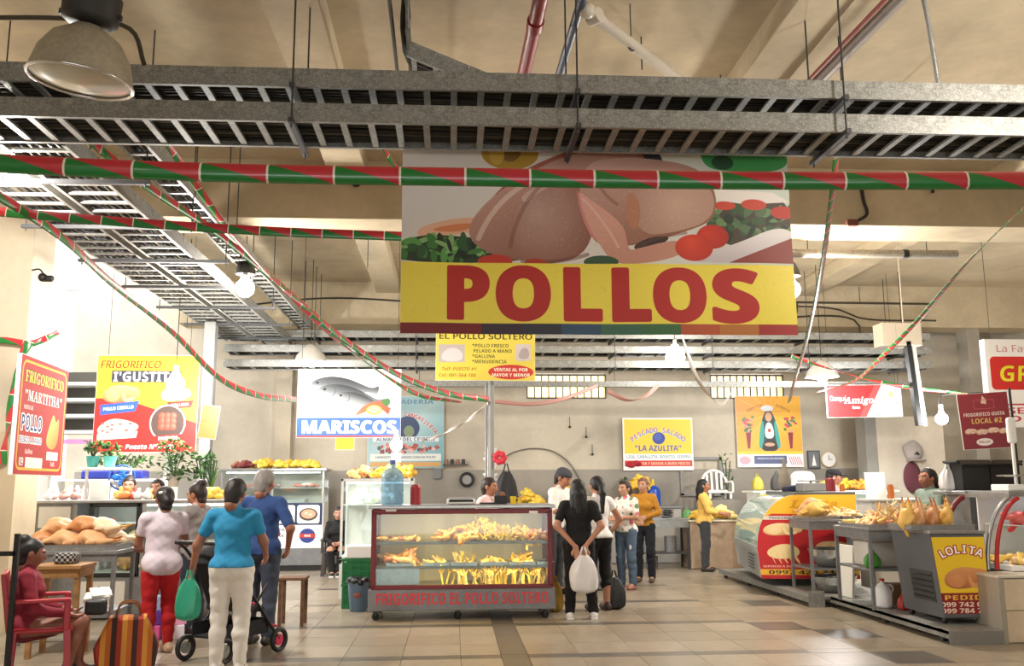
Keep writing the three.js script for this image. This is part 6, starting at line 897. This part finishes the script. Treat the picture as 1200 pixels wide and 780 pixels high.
{
  const st = noiseTex(.16, 64, (h, x) => [[.72, .38, .12], [.22, .12, .1], [.62, .2, .12], [.8, .55, .2]][Math.floor(x * 4) % 4]); const t = T('striped_bag', 'orange and brown striped shopping bag on the floor by the red trousers', 'bag', [-2.7, 0, -8.15], .3);
  P(t, 'bag', EX([[-.2, 0], [.2, 0], [.23, .2], [.13, .42], [-.13, .42], [-.23, .2]], .2, 0, 0, -.1, 0, 0, 0, .02), M('#ffffff', .8, 0, { map: st })); for (const z of [-.06, .06]) P(t, 'handle', TU([[-.1, .4, z], [-.06, .54, z], [.06, .54, z], [.1, .4, z]], .01), M('#7a4a24', .8));
}
one('paper_bundle', 'white papers held by the seated person in crimson', 'paper', [RB(.2, .04, .14, .012, 0, 0, 0, .3, .2, .1), RB(.16, .02, .12, .008, .03, .035, .02, .5, .6, 0)], whiteM, [-2.9, .62, -7.98]);
one('black_purse', 'small black purse on the lap of the seated person in crimson', 'bag', RB(.16, .12, .1, .03, 0, 0, 0), blackM, [-2.86, .55, -7.85]);
function armchair(label, p, ry, m, s = 1) {
  const t = T('plastic_armchair', label, 'chair', p, ry); t.scale.setScalar(s);
  P(t, 'seat', RB(.48, .035, .46, .015, 0, .4, .02), m); P(t, 'backrest', [RB(.46, .1, .03, .012, 0, .8, -.25, -.15), ...[-.17, -.085, 0, .085, .17].map(x => B(.055, .36, .02, x, .6, -.225, -.15)), RB(.03, .45, .04, .01, -.23, .62, -.23, -.15), RB(.03, .45, .04, .01, .23, .62, -.23, -.15)], m);
  for (const q of [-1, 1]) { P(t, 'arm', [RB(.06, .03, .44, .012, q * .26, .63, .0), RB(.05, .24, .05, .012, q * .25, .52, .2)], m); for (const z of [-1, 1]) P(t, 'leg', [B(.06, .41, .05, q * .225, .2, .02 + z * .2, z * -.06, 0, q * .06)], m); }
}
armchair('red plastic armchair under the seated person in crimson', [-3.3, 0, -7.85], 1.95, M('#a8202c', .4)); armchair('dark plastic chair under the seated person in black', [-1.97, 0, -16.3], .05, M('#3a3432', .5), .95);
one('dark_post', 'thin dark metal post standing behind the seated person in crimson', 'post', [B(.035, 1.15, .035, 0, .575, 0), B(.5, .035, .035, -.25, 1.0, 0)], blackM, [-3.36, 0, -7.5]);
one('wooden_stool', 'small wooden stool beyond the person in navy polo', 'stool', [RB(.3, .03, .3, .006, 0, .5, 0), ...[-1, 1].flatMap(a => [-1, 1].map(b => B(.035, .5, .035, a * .12, .25, b * .12)))], M('#7a5a42', .6, 0, { map: woodT }), [-1.75, 0, -10.6]);
{ // pushchair
  const t = T('pushchair', 'black and pink pushchair in front of the person in white trousers', 'pushchair', [-1.98, 0, -8.7], 2.6), fr = M('#2a2b2e', .4, .4), fab = M('#1a1a1e', .85), pk = M('#c8325a', .8);
  for (const x of [-.23, .23]) { P(t, 'frame', [TU([[x, .12, .38], [x, .5, .05], [x, .98, -.38], [x, 1.02, -.46]], .014), TU([[x, .12, -.3], [x, .42, .02], [x, .62, .2]], .012)], fr); for (const z of [.38, -.3]) { const w = P(t, 'wheel', TO(.09, .022, x, .112, z, 0, PI / 2), blackM); P(w, 'hub', CY(.05, .05, .02, x, .112, z, 0, 0, PI / 2), z > 0 ? pk : greyM); } }
  P(t, 'handle', CY(.018, .018, .48, 0, 1.02, -.46, 0, 0, PI / 2), blackM); P(t, 'seat', [RB(.4, .05, .34, .02, 0, .42, .05, .12), RB(.4, .5, .05, .02, 0, .64, -.16, -.4)], fab); P(t, 'seat_pad', [RB(.3, .03, .28, .012, 0, .46, .05, .12), RB(.3, .42, .03, .012, 0, .66, -.12, -.4)], pk); P(t, 'basket', [B(.42, .02, .5, 0, .2, 0), B(.42, .12, .01, 0, .26, .25), B(.01, .12, .5, .21, .26, 0), B(.01, .12, .5, -.21, .26, 0)], fab); P(t, 'footrest', RB(.36, .02, .12, .006, 0, .24, .36, .3), pk);
  const c = new THREE.SphereGeometry(.3, 16, 6, 0, PI, 0, 1.3).scale(.8, .8, 1); P(t, 'canopy', [c.rotateY(PI).translate(0, .78, -.14), new THREE.SphereGeometry(.295, 16, 6, 0, PI, 0, 1.3).scale(.8, .8, 1).rotateY(PI).translate(0, .78, -.14)], M('#1a1a1e', .85, 0, { side: THREE.DoubleSide }));
}
for (let i = 0; i < 5; i++) one('toy_package', 'colourful glossy package stacked on the floor by the red trousers', 'package', RB(.2, .14, .14, .01, 0, .07, 0), M(['#d85a9a', '#e8e4f0', '#6a3f9a', '#e8a0c8', '#9ac0e8'][i], .25), [-3.0 + .22 * (i % 2), .14 * Math.floor(i / 2), -9.75], .3 * i, 'packages by the red trousers');

scene.traverse(o => { if (o.isMesh) { o.castShadow = true; o.receiveShadow = true; } if (o.isPointLight || o.isSpotLight) o.castShadow = true; });
renderer.render(scene, camera);
